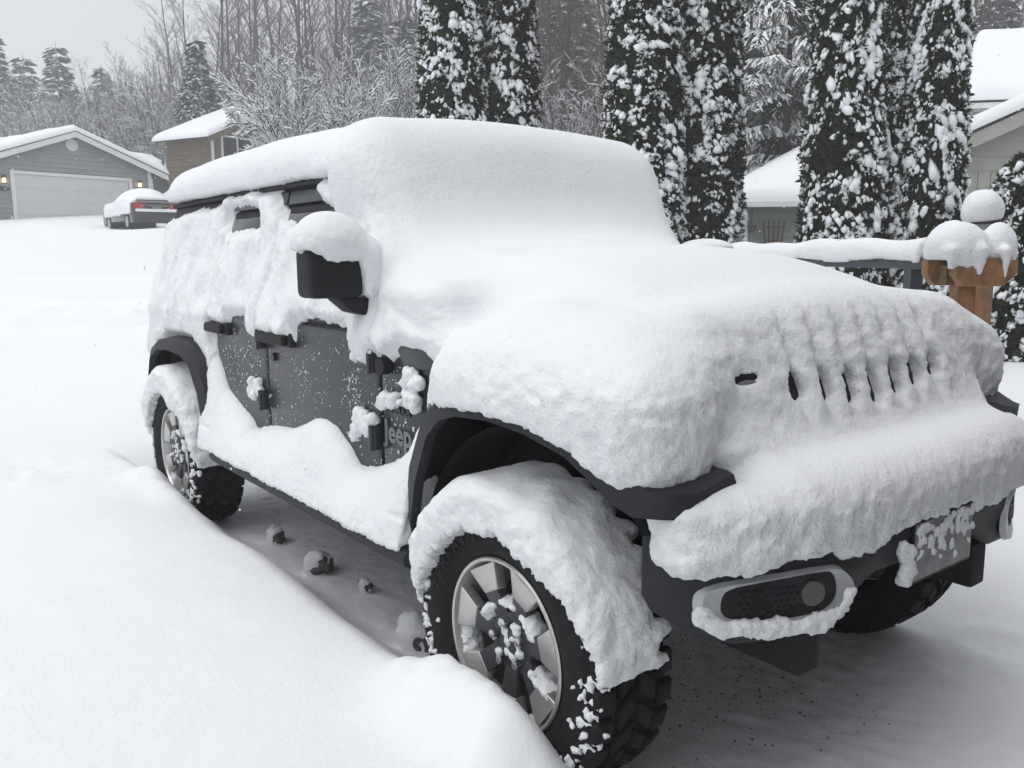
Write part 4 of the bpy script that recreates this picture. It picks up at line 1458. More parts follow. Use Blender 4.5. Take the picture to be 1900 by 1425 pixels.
# --- green garage house up the street
A = at(33, 411, 36.0); B = at(243, 413, 40.0)
hA = empty('house', (A[0], A[1], A[2]))
tag(hA, 'sage green house with wide white garage door and lit lanterns', 'house')
W = Wall((A[0], A[1], A[2] - 0.25), B - A)
dw = float((B - A) @ W.u)
uP, zP = W.uz(131, 250); uR, _ = W.uz(280, 380); _, zE = W.uz(280, 318)
uL = 2 * uP - uR
slope = (zP - zE) / (uR - uP)
_, zD = W.uz(22, 322); zD = max(zD, 2.1)
rngA = lambda z: (uL, uR) if z <= zE else (uP - (zP - z) / slope, uP + (zP - z) / slope)
MB().add([W.p(uL, -1, -0.01), W.p(uR, -1, -0.01), W.p(uR, zE, -0.01), W.p(uP, zP, -0.01), W.p(uL, zE, -0.01)] + [W.p(u, z, -8) for u, z in ((uL, -1), (uR, -1), (uR, zE), (uP, zP), (uL, zE))],
         [(0, 1, 2, 3, 4), (9, 8, 7, 6, 5), (0, 5, 6, 1), (1, 6, 7, 2), (2, 7, 8, 3), (3, 8, 9, 4), (4, 9, 5, 0)]).build('wall', M['sage'], hA)
uv, zv = W.uz(132, 269)
W.lap(0, zP - 0.05, 0.20, rngA, M['sage'], hA, [(-0.12, dw + 0.12, 0, zD + 0.12)])
gd = W.box('garage_door', 0, dw, 0.0, zD, -0.008, 0.012, M['garage'], hA)
for k in range(4):
    W.box('door_panel', 0.02, dw - 0.02, zD * k / 4 + 0.012, zD * (k + 1) / 4 - 0.012, 0.012, 0.026, M['garage'], gd)
W.box('door_trim', -0.16, 0, 0, zD + 0.14, 0.055, 0.08, M['trim'], hA); W.box('door_trim', dw, dw + 0.16, 0, zD + 0.14, 0.055, 0.08, M['trim'], hA)
W.box('door_trim', 0, dw, zD, zD + 0.14, 0.055, 0.079, M['trim'], hA)
W.box('corner_trim', uR - 0.10, uR + 0.06, 0, zE, 0.058, 0.08, M['trim'], hA)
oct_ = [(uv + 0.27 * math.cos(a + math.pi / 8), zv + 0.27 * math.sin(a + math.pi / 8)) for a in np.linspace(0, 2 * math.pi, 8, endpoint=False)]
vent = W.quad('gable_vent', oct_, 0.03, 0.075, M['trim'], hA)
for k in range(5):
    zz = zv - 0.16 + k * 0.08
    W.box('slat', uv - 0.19, uv + 0.19, zz - 0.022, zz + 0.012, 0.077, 0.09, M['garage'], vent)
for px, py in ((5, 334), (257, 343)):
    u, z = W.uz(px, py)
    l = W.box('lantern', u - 0.055, u + 0.055, z + 0.08, z + 0.20, 0.04, 0.19, M['iron'], hA, bevel=0.02)
    W.box('lamp_glass', u - 0.05, u + 0.05, z - 0.10, z + 0.075, 0.07, 0.17, M['bulb'], l, bevel=0.02)
    W.box('lantern_base', u - 0.05, u + 0.05, z - 0.14, z - 0.105, 0.04, 0.18, M['iron'], l)
u, z = W.uz(4, 350)
np_ = W.quad('number_plate', [(u + 0.28 * math.cos(a), z + 0.10 * math.sin(a)) for a in np.linspace(0, 2 * math.pi, 16, endpoint=False)], 0.056, 0.07, M['iron'], hA)
me = text_mesh('12', 0.14, 0.004); me.materials.append(M['white_text'])
o = bpy.data.objects.new('lettering', me); COL.objects.link(o)
tp = W.p(u + 0.02, z - 0.05, 0.073)
o.parent = np_; o.matrix_parent_inverse = world_of(np_).inverted()
o.matrix_basis = Matrix(((W.u[0], 0, W.n[0], tp[0]), (W.u[1], 0, W.n[1], tp[1]), (W.u[2], 1, W.n[2], tp[2]), (0, 0, 0, 1)))
ov = 0.75
for sg in (-1, 1):
    e = (uR - uP) + ov
    c = [W.p(uP + sg * e, zP + 0.10 - slope * e, 0.45), W.p(uP + sg * e, zP + 0.10 - slope * e, -8.3), W.p(uP, zP + 0.10, -8.3), W.p(uP, zP + 0.10, 0.45)]
    snow_roof(c, hA, 0.26)
    W.quad('barge_board', [(uP + sg * e, zP + 0.10 - slope * e), (uP, zP + 0.10), (uP, zP - 0.14), (uP + sg * e, zP - 0.14 - slope * e)], 0.41, 0.445, M['trim'], hA)
W.box('downspout', uR + 0.02, uR + 0.10, 0.2, zE - 0.35, 0.07, 0.14, M['trim'], hA)
# main wing behind, ridge along the street
zr = W.uz(60, 250)[1]
c = [W.p(uP - 9, zE + 0.2, -0.9), W.p(uP - 0.4, zE + 0.2, -0.9), W.p(uP - 0.4, zr + 0.15, -5.0), W.p(uP - 9, zr + 0.15, -5.0)]
snow_roof(c, hA, 0.24)
W.box('wing_wall', uL - 6, uP - 0.6, -1, zE + 0.2, -6, -0.6, M['sage'], hA)
c = [W.p(uR + 0.3, zE + 0.15, -4.0), W.p(uR + 4.5, zE + 0.15, -4.0), W.p(uR + 5.8, zE + 1.65, -9.0), W.p(uR + 1.6, zE + 1.65, -9.0)]
snow_roof(c, hA, 0.24)
W.box('wing_wall', uR + 0.6, uR + 4.2, -1, zE + 0.12, -9, -4.4, M['sage'], hA)

# --- brown house beside it
DB = 42.0
E0 = at(386, 255, DB); zEv = E0[2]
E1 = at(283, 265, DB); E1 = CAM + (E1 - CAM) * ((zEv - CAM[2]) / (E1[2] - CAM[2]))
ed = unit([*(E1 - E0)[:2], 0]); gdv = np.array([-ed[1], ed[0], 0.0])
if gdv @ np.array([*FH, 0]) < 0: gdv = -gdv
hw = 4.7
R0 = E0 + gdv * hw + np.array([0, 0, 2.0]); R1 = R0 + (E1 - E0)
hB = empty('house', (E0[0], E0[1], float(ground_z(E0[0], E0[1]))))
tag(hB, 'brown lap-sided house with white framed window behind the snowy tree', 'house')
zb = float(ground_z(E0[0], E0[1])) - 0.4
c0 = E0 + gdv * 0.55 + ed * 0.45; c1 = E1 + gdv * 0.55 - ed * 0.3
WG = Wall((c0[0], c0[1], zb), gdv)                     # gable wall, receding to the right
WL = Wall((c1[0], c1[1], zb), -ed)                     # eave wall
HE = zEv - zb
Lw = float(np.linalg.norm((c1 - c0)[:2]))
WL.lap(0, HE + 0.1, 0.19, lambda z: (0, Lw), M['brown'], hB)
gw = 2 * hw - 1.1
gs = 2.0 / hw
rngB = lambda z: (0, gw) if z <= HE + 0.15 else (min(gw / 2, (z - HE - 0.15) / gs), max(gw / 2, gw - (z - HE - 0.15) / gs))
wu0, wz0 = WG.uz(413, 291); wu1, wz1 = WG.uz(466, 262)
WG.lap(0, HE + 1.9, 0.19, rngB, M['brown'], hB, [(wu0, wu1, wz0 - 0.2, wz1)])
WG.box('wall', 0, gw, -1, HE, -0.5, -0.005, M['brown'], hB); WL.box('wall', 0, Lw, -1, HE, -6, -0.005, M['brown'], hB)
wd = WG.box('window', wu0, wu1, wz0 - 0.2, wz1, -0.004, 0.012, M['glass'], hB)
for a, b, c_, d_ in ((wu0 - 0.12, wu0 + 0.02, wz0 - 0.3, wz1 + 0.1), (wu1 - 0.02, wu1 + 0.12, wz0 - 0.3, wz1 + 0.1), (wu0 + 0.02, wu1 - 0.02, wz1, wz1 + 0.1), (wu0 + 0.02, wu1 - 0.02, wz0 - 0.3, wz0 - 0.2)):
    WG.box('frame', a, b, c_, d_, 0.05, 0.075, M['trim'], wd)
um = (wu0 + wu1) / 2
WG.box('mullion', um - 0.05, um + 0.05, wz0 - 0.2, wz1, 0.013, 0.05, M['trim'], wd)
WG.box('glazing_bar', um + 0.05, wu1 - 0.02, (wz0 + wz1) / 2 - 0.03, (wz0 + wz1) / 2 + 0.03, 0.013, 0.04, M['trim'], wd)
WG.box('corner_trim', -0.03, 0.16, 0, HE, 0.057, 0.075, M['trim'], hB)
snow_roof([E0, E1, R1, R0], hB, 0.34)
E2 = E0 + gdv * 2 * hw
snow_roof([E2 + (E1 - E0), E2, R0, R1], hB, 0.34)
for a, b in ((E0, R0), (R0, E2)):
    slab('barge_board', [a - ed * 0.02 - [0, 0, 0.22], b - ed * 0.02 - [0, 0, 0.22], b + ed * 0.03 - [0, 0, 0.22], a + ed * 0.03 - [0, 0, 0.22]], 0.22, M['brown'], hB)

# --- pale house on the right
Oc = at(1772, 400, 15.0)
rt = np.array([*RH, 0]); 
WC = Wall((Oc[0], Oc[1], 0.2), rt * 0.985 - np.array([*FH, 0]) * 0.17)
hC = empty('house', (Oc[0], Oc[1], 0.25))
tag(hC, 'pale grey-green gabled house with upright panel siding below lapped boards', 'house')
u0, zr0 = WC.uz(1772, 262); u1, zr1 = WC.uz(1898, 205)
sl = (zr1 - zr0) / (u1 - u0)
u0 -= 0.15; zr0 -= 0.15 * sl
zp = WC.uz(1830, 316)[1]
half = 3.6
rngC = lambda z: (u0 + 0.35, u0 + 2 * half) if z < zr0 else (u0 + 0.1 + (z - zr0) / sl, u0 + 2 * half - (z - zr0) / sl)
WC.box('wall', u0 + 0.35, u0 + 2 * half, -0.5, zr0, -7, -0.012, M['pale'], hC)
WC.quad('gable_wall', [(u0 + 0.2, zr0), (u0 + 2 * half, zr0), (u0 + half, zr0 + half * sl)], -0.4, -0.011, M['pale'], hC)
WC.lap(zp, zr0 + half * sl - 0.1, 0.235, rngC, M['pale'], hC)
k = 0
while u0 + 0.36 + 0.205 * k < u0 + 5.5:
    WC.box('panel', u0 + 0.36 + 0.205 * k, u0 + 0.36 + 0.205 * k + 0.195, -0.4, zp - 0.02, -0.01, 0.012, M['pale'], hC)
    k += 1
WC.box('trim_board', u0 + 0.36, u0 + 5.5, zp - 0.019, zp + 0.012, 0.0, 0.04, M['pale'], hC)
for sg, ua, ub in ((1, u0 - 0.25, u0 + half), (-1, u0 + 2 * half + 0.25, u0 + half)):
    za, zb_ = zr0 - 0.25 * sl, zr0 + half * sl
    snow_roof([WC.p(ua, za, 0.4), WC.p(ua, za, -7.2), WC.p(ub, zb_, -7.2), WC.p(ub, zb_, 0.4)], hC, 0.20)
    WC.quad('barge_board', [(ua, za), (ub, zb_), (ub, zb_ - 0.24), (ua, za - 0.24)], 0.36, 0.398, M['pale'], hC)
# upper storey
_, ze2 = 0, at(1800, 192, 19.5)[2]
p0 = at(1774, 192, 19.5); p1 = p0 + WC.u * 6
rd_ = -WC.n
zr2 = at(1890, 88, 23.0)
hgt = zr2[2] - ze2
snow_roof([p0, p1, p1 + rd_ * 3.5 + [0, 0, hgt], p0 + WC.u * 1.5 + rd_ * 3.5 + [0, 0, hgt]], hC, 0.26)
W2 = Wall((p0[0], p0[1], 0), WC.u)
W2.box('gutter', -0.02, 6, ze2 - 0.13, ze2 - 0.005, -0.10, 0.02, M['trim'], hC)
W2.lap(ze2 - 2.2, ze2 - 0.14, 0.2, lambda z: (0.1, 5.8), M['grey_sid'], hC)
W2.box('upper_wall', 0.1, 5.8, 0, ze2 - 0.13, -6, -0.31, M['grey_sid'], hC)

# --- low grey house between the cedars
Od = at(1370, 440, 17.0)
WD = Wall((Od[0], Od[1], 0.3), rt)
hD = empty('house', (Od[0], Od[1], 0.3))
tag(hD, 'low grey lap-sided building with hipped snowy roof between the cedars', 'house')
zd = WD.uz(1420, 384)[1]
WD.lap(0, zd, 0.15, lambda z: (0.02, 4.5), M['grey_sid'], hD)
WD.box('wall', 0.02, 4.5, -0.5, zd, -5, -0.004, M['grey_sid'], hD)
ea = WD.p(-0.22, zd, 0.4); eb = WD.p(4.8, zd, 0.4)
rz = np.array([0, 0, 1.3])
snow_roof([ea, eb, eb + rd_ * 0 - WD.n * 3.2 + rz, ea + WD.u * 2.4 - WD.n * 3.2 + rz], hD, 0.22)
snow_roof([ea - WD.n * 6.0, ea, ea + WD.u * 2.4 - WD.n * 3.2 + rz, ea + WD.u * 2.39 - WD.n * 3.21 + rz], hD, 0.22)
WD.box('gutter', -0.24, 4.8, zd - 0.02, zd + 0.075, 0.40, 0.49, M['trim'], hD)
m = MB(); m.tube([WD.p(-0.05, zd - 0.02, 0.43), WD.p(0.02, zd - 0.14, 0.40), WD.p(0.12, zd - 0.24, 0.12), WD.p(0.12, zd - 0.35, 0.09), WD.p(0.12, 0, 0.09)], 0.04, 8)
m.build('downspout', M['trim'], hD, smooth=True)
WD.box('corner_trim', -0.02, 0.08, 0, zd - 0.02, 0.056, 0.07, M['trim'], hD)
# hanging pot and cane trellis
u, z = WD.uz(1388, 424)
pot = MB()
P0 = WD.p(u, z, 0.25)
pot.add(*[q for q in (lambda V, F: (V, F))([tuple(P0 + np.array([r * math.cos(a), r * math.sin(a), h])) for r, h in ((0.06, -0.09), (0.11, 0.06)) for a in np.linspace(0, 2 * math.pi, 12, endpoint=False)],
                                       [(i, (i + 1) % 12, 12 + (i + 1) % 12, 12 + i) for i in range(12)] + [tuple(range(12))[::-1], tuple(range(12, 24))])])
po = pot.build('hanging_pot', M['terracotta'], None)
tag(po, 'small dark plant pot hanging under the eave of the grey building', 'plant pot')
MB().tube([P0 + [0, 0, 0.05], P0 + [0, 0, 0.40]], 0.008, 5).build('hanger', M['iron'], po)
u, z = WD.uz(1430, 458)
tr = empty('trellis', WD.p(u, z, 0.2))
tag(tr, 'brown fan-shaped cane trellis against the grey wall', 'trellis')
for k in range(-2, 3):
    a0_, a1_ = WD.p(u + 0.05 * k, z - 0.5, 0.15), WD.p(u + 0.105 * k, z + 0.50 + 0.03 * (k % 2), 0.15)
    MB().tube([a0_, a1_], 0.013, 6).build('upright', M['cane'], tr)
for zz in (0.12, 0.38):
    w = 0.06 + 0.055 * (zz + 0.5)
    MB().tube([WD.p(u - 2 * w, z + zz, 0.172), WD.p(u + 2 * w, z + zz, 0.172)], 0.011, 6).build('crossbar', M['cane'], tr)

# --- unseen house beside the camera, placed and darkened to shade the car front
hS = empty('house', (5.5, 2.0, 0.0))
tag(hS, 'unseen house with a plain garage front, placed to shade the front of the car', 'house')
M['shade_sid'] = mat('shade_house_siding', (0.075, 0.07, 0.065), 0.8, var=0.1, scale=3)  # kept dark so the unseen wall throws little light back
MB().box((6.2, 3.3, 1.2), (8.0, 9.6, 2.8)).build('wall', M['shade_sid'], hS)
slab('roof', [(1.9, -1.9, 2.55), (1.9, 8.5, 2.55), (6.2, 8.5, 4.3), (6.2, -1.9, 4.3)], 0.14, M['shingle'], hS)
slab('roof', [(10.6, -1.9, 2.55), (10.6, 8.5, 2.55), (6.2, 8.5, 4.3), (6.2, -1.9, 4.3)], 0.14, M['shingle'], hS)
box('garage_door', (2.19, 1.3, 1.1), (0.04, 4.4, 2.2), M['shade_sid'], hS)  # front of the unseen shading house
# --- snow-topped rail and the wooden post with its two arms, lamp behind it
ra, rb = at(1235, 478, 11.5), at(1728, 496, 5.75)
rb[2] = ra[2] = (ra[2] + rb[2]) / 2
rail = empty('fence', ((ra[0] + rb[0]) / 2, (ra[1] + rb[1]) / 2, 0.25))
tag(rail, 'dark blue-grey rail fence capped with snow running to the wooden post', 'fence')
rdv = unit(rb - ra); rn = np.array([-rdv[1], rdv[0], 0])
slab('top_rail', [ra - rn * 0.05 - [0, 0, 0.04], rb - rn * 0.05 - [0, 0, 0.04], rb + rn * 0.05 - [0, 0, 0.04], ra + rn * 0.05 - [0, 0, 0.04]], 0.08, M['rail'], rail, bevel=0.008)
slab('lower_rail', [ra - rn * 0.03 - [0, 0, 0.72], rb - rn * 0.03 - [0, 0, 0.72], rb + rn * 0.03 - [0, 0, 0.72], ra + rn * 0.03 - [0, 0, 0.72]], 0.07, M['rail'], rail)
Lr = np.linalg.norm(rb - ra)
for k in range(4):
    p = ra + rdv * (0.2 + (Lr - 0.4) * k / 3)
    MB().box((p[0], p[1], (p[2] - 0.04) / 2), (0.09, 0.09, p[2] - 0.04), rot=np.array([[rdv[0], -rdv[1], 0], [rdv[1], rdv[0], 0], [0, 0, 1]])).build('post', M['rail'], rail)


def rail_snow(P):
    q = P - ra
    l = q @ rdv; w = q @ rn
    top = 0.04 + 0.14 * np.sqrt(np.clip(1 - (w / 0.09) ** 2, 0, 1)) + 0.012 * np.sin(l * 3.1) + 0.008 * np.sin(l * 7.7)
    f = np.maximum((q[:, 2] - top) * 0.6, np.abs(w) - 0.086)
    f = np.maximum(f, np.where(np.abs(w) < 0.053, 0.037, 0.012 + 0.015 * np.sin(l * 5.0)) - q[:, 2]); f = np.maximum(f, -l); f = np.maximum(f, l - Lr + 0.05)
    return f


lo_ = np.minimum(ra, rb) - 0.15; hi_ = np.maximum(ra, rb) + 0.15; hi_[2] += 0.2
V, F = sdf_mesh(rail_snow, lo_, hi_, 0.022)
tag(link('snow_cap', np_mesh('snow_cap', V, F), M['snow'], rail), 'ridge of snow along the rail', kind='stuff')

PD = 5.2
pc = at(1796, 560, PD)
post = empty('wooden_post', (pc[0], pc[1], 0.2))
tag(post, 'orange-brown wooden post with two chamfered arms under domes of snow', 'post')
U = unit([*CB[0][:2], 0]); Dp = unit([*CB[2][:2], 0])
def P3(px, py, d): return at(px, py, PD + d)
ztop = float(at(1796, 482, PD)[2]); zbot = float(at(1796, 531, PD)[2])
rotp = np.stack([U, Dp, [0, 0, 1]], 1)
def obox(name, c, s, material, parent, bevel=0.006):
    return MB().box(c, s, rot=rotp).build(name, material, parent, bevel=bevel)
pcx = pc + Dp * 0.07
obox('upright', (pcx[0], pcx[1], ztop / 2 - 0.06), (0.115, 0.10, ztop - 0.02), M['wood'], post)
def arm(cpx, length, d):
    c = at(cpx, 505, PD + d); zc = (ztop + zbot) / 2; h = ztop - zbot
    a = [(-length / 2, h / 2), (length / 2, h / 2), (length / 2, 0.0), (length / 2 - 0.08, -h / 2), (-length / 2 + 0.05, -h / 2), (-length / 2, -h / 2 + 0.07)]
    V = [np.array([c[0], c[1], zc]) + U * u + Dp * q + np.array([0, 0, w]) for q in (-0.045, 0.045) for u, w in a]
    n = len(a)
    return MB().add(V, [tuple(range(n)), tuple(range(2 * n - 1, n - 1, -1))] + [(i, i + n, (i + 1) % n + n, (i + 1) % n) for i in range(n)]).build('arm', M['wood'], post, bevel=0.008)
arm(1824, 0.375, -0.02); arm(1772, 0.39, 0.19)
cc = at(1757, 507, PD + 0.1)
MB().box((cc[0], cc[1], (ztop + zbot) / 2 - 0.01), (0.07, 0.13, 0.12), rot=rotp).build('spacer', M['wood_end'], post)
dl = at(1768, 470, PD + 0.06); dr = at(1850, 470, PD + 0.06)


def dome(P):
    z0 = ztop
    f = smin(sd_ell(P, (dl[0], dl[1], z0 + 0.055), (0.17, 0.17, 0.185)), sd_ell(P, dl + U * 0.075 + [0, 0, z0 + 0.045 - dl[2]], (0.135, 0.135, 0.175)), 0.03)
    f2 = sd_ell(P, (dr[0], dr[1], z0 + 0.05), (0.11, 0.12, 0.175))
    f = smin(f, f2, 0.05)
    # tongues hanging over the arms
    t1 = at(1818, 480, PD - 0.07); t2 = at(1866, 480, PD - 0.07); t3 = at(1764, 480, PD - 0.07)
    for t, l, r in ((t1, 0.075, 0.035), (t2, 0.10, 0.024), (t3, 0.05, 0.028)):
        f = smin(f, sd_cap(P, (t[0], t[1], z0 + 0.05), (t[0], t[1], z0 - l), r * 1.4, r * 0.55), 0.035)
    fl = (P - at(1796, 480, PD)) @ Dp
    lowcut = np.where(fl > -0.068, z0 + 0.002 - P[:, 2], -1)
    return smax(f, lowcut, 0.012)


mid = (dl + dr) / 2
V, F = sdf_mesh(dome, (mid[0] - 0.45, mid[1] - 0.45, ztop - 0.14), (mid[0] + 0.45, mid[1] + 0.45, ztop + 0.32), 0.011)
V = V + vert_normals(V, F) * (0.006 * fbm(V, 9, 2, 3) + 0.002 * fbm(V, 40, 2, 4))[:, None]
tag(link('snow_cap', np_mesh('snow_cap', V, F), M['snow'], post), 'twin domes of snow', kind='stuff')

lp = at(1833, 430, 5.9)
lamp = empty('post_lamp', (lp[0], lp[1], 0.2))
tag(lamp, 'garden lamp with grey glass lantern and a tall snow dome behind the wooden post', 'lamp')
MB().box((lp[0], lp[1], (lp[2] - 0.1) / 2), (0.09, 0.09, lp[2] - 0.1)).build('upright', M['wood'], lamp)
V = [tuple(np.array([lp[0], lp[1], lp[2] + h]) + U * r * math.cos(a) + Dp * r * math.sin(a)) for r, h in ((0.055, -0.10), (0.10, 0.05)) for a in np.linspace(0, 2 * math.pi, 8, endpoint=False)]
MB().add(V, [(i, (i + 1) % 8, 8 + (i + 1) % 8, 8 + i) for i in range(8)] + [tuple(range(8))[::-1], tuple(range(8, 16))]).build('lantern_glass', M['lens'], lamp)
MB().tube([(lp[0], lp[1], lp[2] + 0.05), (lp[0], lp[1], lp[2] + 0.065)], 0.115, 12).build('cap', M['iron'], lamp)
sc_ = lp + np.array([0, 0, 0.14]) - U * 0.05


def ldome(P): return smax(sd_ell(P, sc_, (0.135, 0.13, 0.15)) + 0.008 * vnoise(P, 9.0, 3), lp[2] + 0.067 - P[:, 2], 0.03)


V, F = sdf_mesh(ldome, sc_ - 0.2, sc_ + 0.2, 0.014)
tag(link('snow_cap', np_mesh('snow_cap', V, F), M['snow'], lamp), 'snow dome on the lantern', kind='stuff')

# --- dark fence between the two far houses
fa, fb = at(282, 366, 44.0), at(330, 364, 43.0)
fz = min(float(ground_z(fa[0], fa[1])), fa[2] - 1.0)
fence = empty('fence', (fa[0], fa[1], fz))
tag(fence, 'dark weathered board fence with snow tufts between the green and brown houses', 'fence')
fd_ = unit([*(fb - fa)[:2], 0]); FL = float(np.linalg.norm((fb - fa)[:2])); nb = 9
for k in range(nb):
    p = fa + fd_ * FL * (k + 0.5) / nb
    MB().box((p[0], p[1], (fz - 0.5 + fa[2]) / 2), (FL / nb * 0.93, 0.03, fa[2] - fz + 0.5), rot=np.stack([fd_, [-fd_[1], fd_[0], 0], [0, 0, 1]], 1)).build('board', M['fence_wood'], fence)
pts = [((*(fa + fd_ * FL * (k + 0.5) / nb)[:2], fa[2] + 0.03), (0.08, 0.08, 0.09)) for k in range(nb)]
blobs_far = MB()
V, F = sdf_mesh(lambda P: np.min([sd_ell(P, c, r_) for c, r_ in pts], axis=0), np.array([p[0] for p in pts]).min(0) - 0.15, np.array([p[0] for p in pts]).max(0) + 0.15, 0.03)
tag(link('snow_cap', np_mesh('snow_cap', V, F), M['snow_far'], fence), 'snow tufts on the boards', kind='stuff')
# ------------------------------------------------------------------ parked saloon cars by the garage
M['navy'] = mat('dark_car_paint', (0.018, 0.02, 0.024), 0.3, 0.2, coat=0.5)
M['car_side'] = mat('dark_lower_body', (0.03, 0.032, 0.036), 0.45)


def saloon(loc, heading, label):
    c = empty('parked_car', loc, heading)
    tag(c, label, 'car', 'cars parked by the far garage')
    def ad(mb, name, mt, parent=None, **k):
        o = mb.build(name, mt, None, **k); o.parent = parent or c
        return o
    arch = lambda x: [(x + 0.36 * math.cos(a), 0.34 + 0.36 * math.sin(a)) for a in np.linspace(math.pi, 0, 9)]
    low = [(-2.28, 0.42), (-2.22, 0.26), (-1.75, 0.24)] + arch(-1.38) + arch(1.35) + [(2.1, 0.24), (2.28, 0.35), (2.30, 0.60), (2.15, 0.78), (1.0, 0.92), (-1.3, 0.98), (-2.2, 0.98), (-2.30, 0.75)]
    body = ad(MB().prism(low, 1, -0.86, 0.86), 'body', M['navy'], bevel=0.05, seg=3)
    cab = MB()
    cab.loft([[(-1.85, -0.74, 0.96), (1.15, -0.76, 0.90), (0.25, -0.60, 1.38), (-0.85, -0.58, 1.38)], [(-1.85, 0.74, 0.96), (1.15, 0.76, 0.90), (0.25, 0.60, 1.38), (-0.85, 0.58, 1.38)]])
    ad(cab, 'cabin', M['glass'], bevel=0.06)
    ad(MB().box((-2.26, 0, 0.52), (0.14, 1.70, 0.26)), 'bumper', M['car_side'], bevel=0.05)
    for s in (-1, 1):
        tl = ad(MB().box((-2.265, s * 0.63, 0.845), (0.10, 0.40, 0.19)), 'tail_light', M['red'], bevel=0.02)
        ad(MB().box((-2.318, s * 0.56, 0.845), (0.008, 0.10, 0.05)), 'reverse_lens', M['lens'], tl)
        for x in (-1.38, 1.35):
            w = ad(MB().tube([(x, s * 0.64, 0.31), (x, s * 0.86, 0.31)], 0.31, 24), 'wheel', M['rubber'], smooth=True)
            ad(MB().tube([(x, s * 0.861, 0.31), (x, s * 0.872, 0.31)], 0.20, 16), 'hubcap', M['satin'], w, smooth=True)
    ad(MB().box((-2.30, 0, 0.80), (0.03, 0.62, 0.16)), 'boot_panel', M['navy'], bevel=0.01)
    ad(MB().box((-2.325, 0, 0.86), (0.02, 0.74, 0.035)), 'chrome_strip', M['chrome'])
    ad(MB().box((-2.325, 0, 0.76), (0.012, 0.34, 0.11)), 'licence_plate', M['plate'])
    ad(MB().box((-2.16, 0, 1.055), (0.18, 1.42, 0.035)), 'spoiler', M['navy'], bevel=0.012)

    def f(P):
        X, Y, Z = P[:, 0], P[:, 1], P[:, 2]
        deck = sd_box(P, (0.0, 0, 0.98), (2.14, 0.84, 0.15), 0.12)
        cabn = sd_ell(P, (-0.32, 0, 1.08), (1.75, 0.82, 0.54))
        q = smin(deck, cabn, 0.25)
        side = sd_box(P, (0, 0, 0.74), (1.95, 0.905, 0.22), 0.06)
        q = smin(q, side, 0.05)
        n = 0.05 * vnoise(P, 3.5, 7)
        q = np.maximum(q, 0.56 + n + 0.04 * (X < -0.5) - Z + np.where(X < -2.12, 0.44, 0))
        led = sd_box(P, (-2.28, 0, 0.69), (0.085, 0.80, 0.06), 0.04)
        q = np.minimum(q, led)
        sp = sd_box(P, (-2.12, 0, 1.14), (0.13, 0.70, 0.07), 0.06)
        return np.minimum(q, sp)
    V, F = sdf_mesh(f, (-2.45, -1.0, 0.45), (2.4, 1.0, 1.75), 0.045)
    o = link('snow_cover', np_mesh('snow_cover', V, F), M['snow_far']); o.parent = c
    o['kind'] = 'stuff'
    return c


hd = YAW + math.radians(38)
saloon((SEDAN[0], SEDAN[1], float(snow_z(np.array([SEDAN[0]]), np.array([SEDAN[1]]))[0]) - 0.06), hd, 'dark saloon with red tail lights under snow on the garage apron')
s2 = at(352, 400, 38.5)
saloon((s2[0], s2[1], float(ground_z(s2[0], s2[1])) - 0.2), hd + 0.1, 'second snow-covered car beyond the dark saloon, beside the board fence')
# ------------------------------------------------------------------ trees
M.update(
    bark=snowy_mat('bare_bark', (0.070, 0.058, 0.048), 0.45, 0.85, 2.0, 0.25),
    bark_snowy=snowy_mat('snowed_twigs', (0.055, 0.048, 0.042), 0.0, 0.6, 2.0, 0.25),
    trunk=snowy_mat('trunk_bark', (0.055, 0.045, 0.038), 0.6, 0.95, 3.0, 0.15),
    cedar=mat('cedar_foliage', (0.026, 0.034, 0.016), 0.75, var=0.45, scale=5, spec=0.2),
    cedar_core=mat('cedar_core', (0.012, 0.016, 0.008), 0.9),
    needle_dark=snowy_mat('dark_needles', (0.018, 0.026, 0.016), 0.62, 0.95, 2.5, 0.2),
    needle=snowy_mat('snowed_needles', (0.020, 0.030, 0.018), 0.45, 0.9, 2.5, 0.25),
    needle_snowy=snowy_mat('snow_laden_needles', (0.022, 0.032, 0.020), 0.05, 0.55, 1.6, 0.25),
    clump=snow_mat('clumped_snow', bump=0.3, s1=30, s2=90),
)


def tubes(P0, P1, R0, R1, n=3, lift=None):
    """many separate thin tubes at once"""
    P0 = np.asarray(P0, float); P1 = np.asarray(P1, float); R0 = np.asarray(R0, float); R1 = np.asarray(R1, float)
    t = P1 - P0; t /= np.linalg.norm(t, axis=1, keepdims=True) + 1e-9
    ref = np.where(np.abs(t[:, 2:3]) < 0.9, [[0, 0, 1.0]], [[1.0, 0, 0]])
    a = np.cross(t, ref); a /= np.linalg.norm(a, axis=1, keepdims=True) + 1e-9
    b = np.cross(a, t)
    V = []
    for k in range(n):
        th = 2 * math.pi * k / n + math.pi / 2
        V.append(P0 + R0[:, None] * (math.cos(th) * a + math.sin(th) * b))
    for k in range(n):
        th = 2 * math.pi * k / n + math.pi / 2
        V.append(P1 + R1[:, None] * (math.cos(th) * a + math.sin(th) * b))
    V = np.stack(V, 1)
    N = len(P0)
    F = np.array([[k, (k + 1) % n, n + (k + 1) % n, n + k] for k in range(n)])
    F = (np.arange(N)[:, None, None] * 2 * n + F[None]).reshape(-1, 4)
    return V.reshape(-1, 3), F


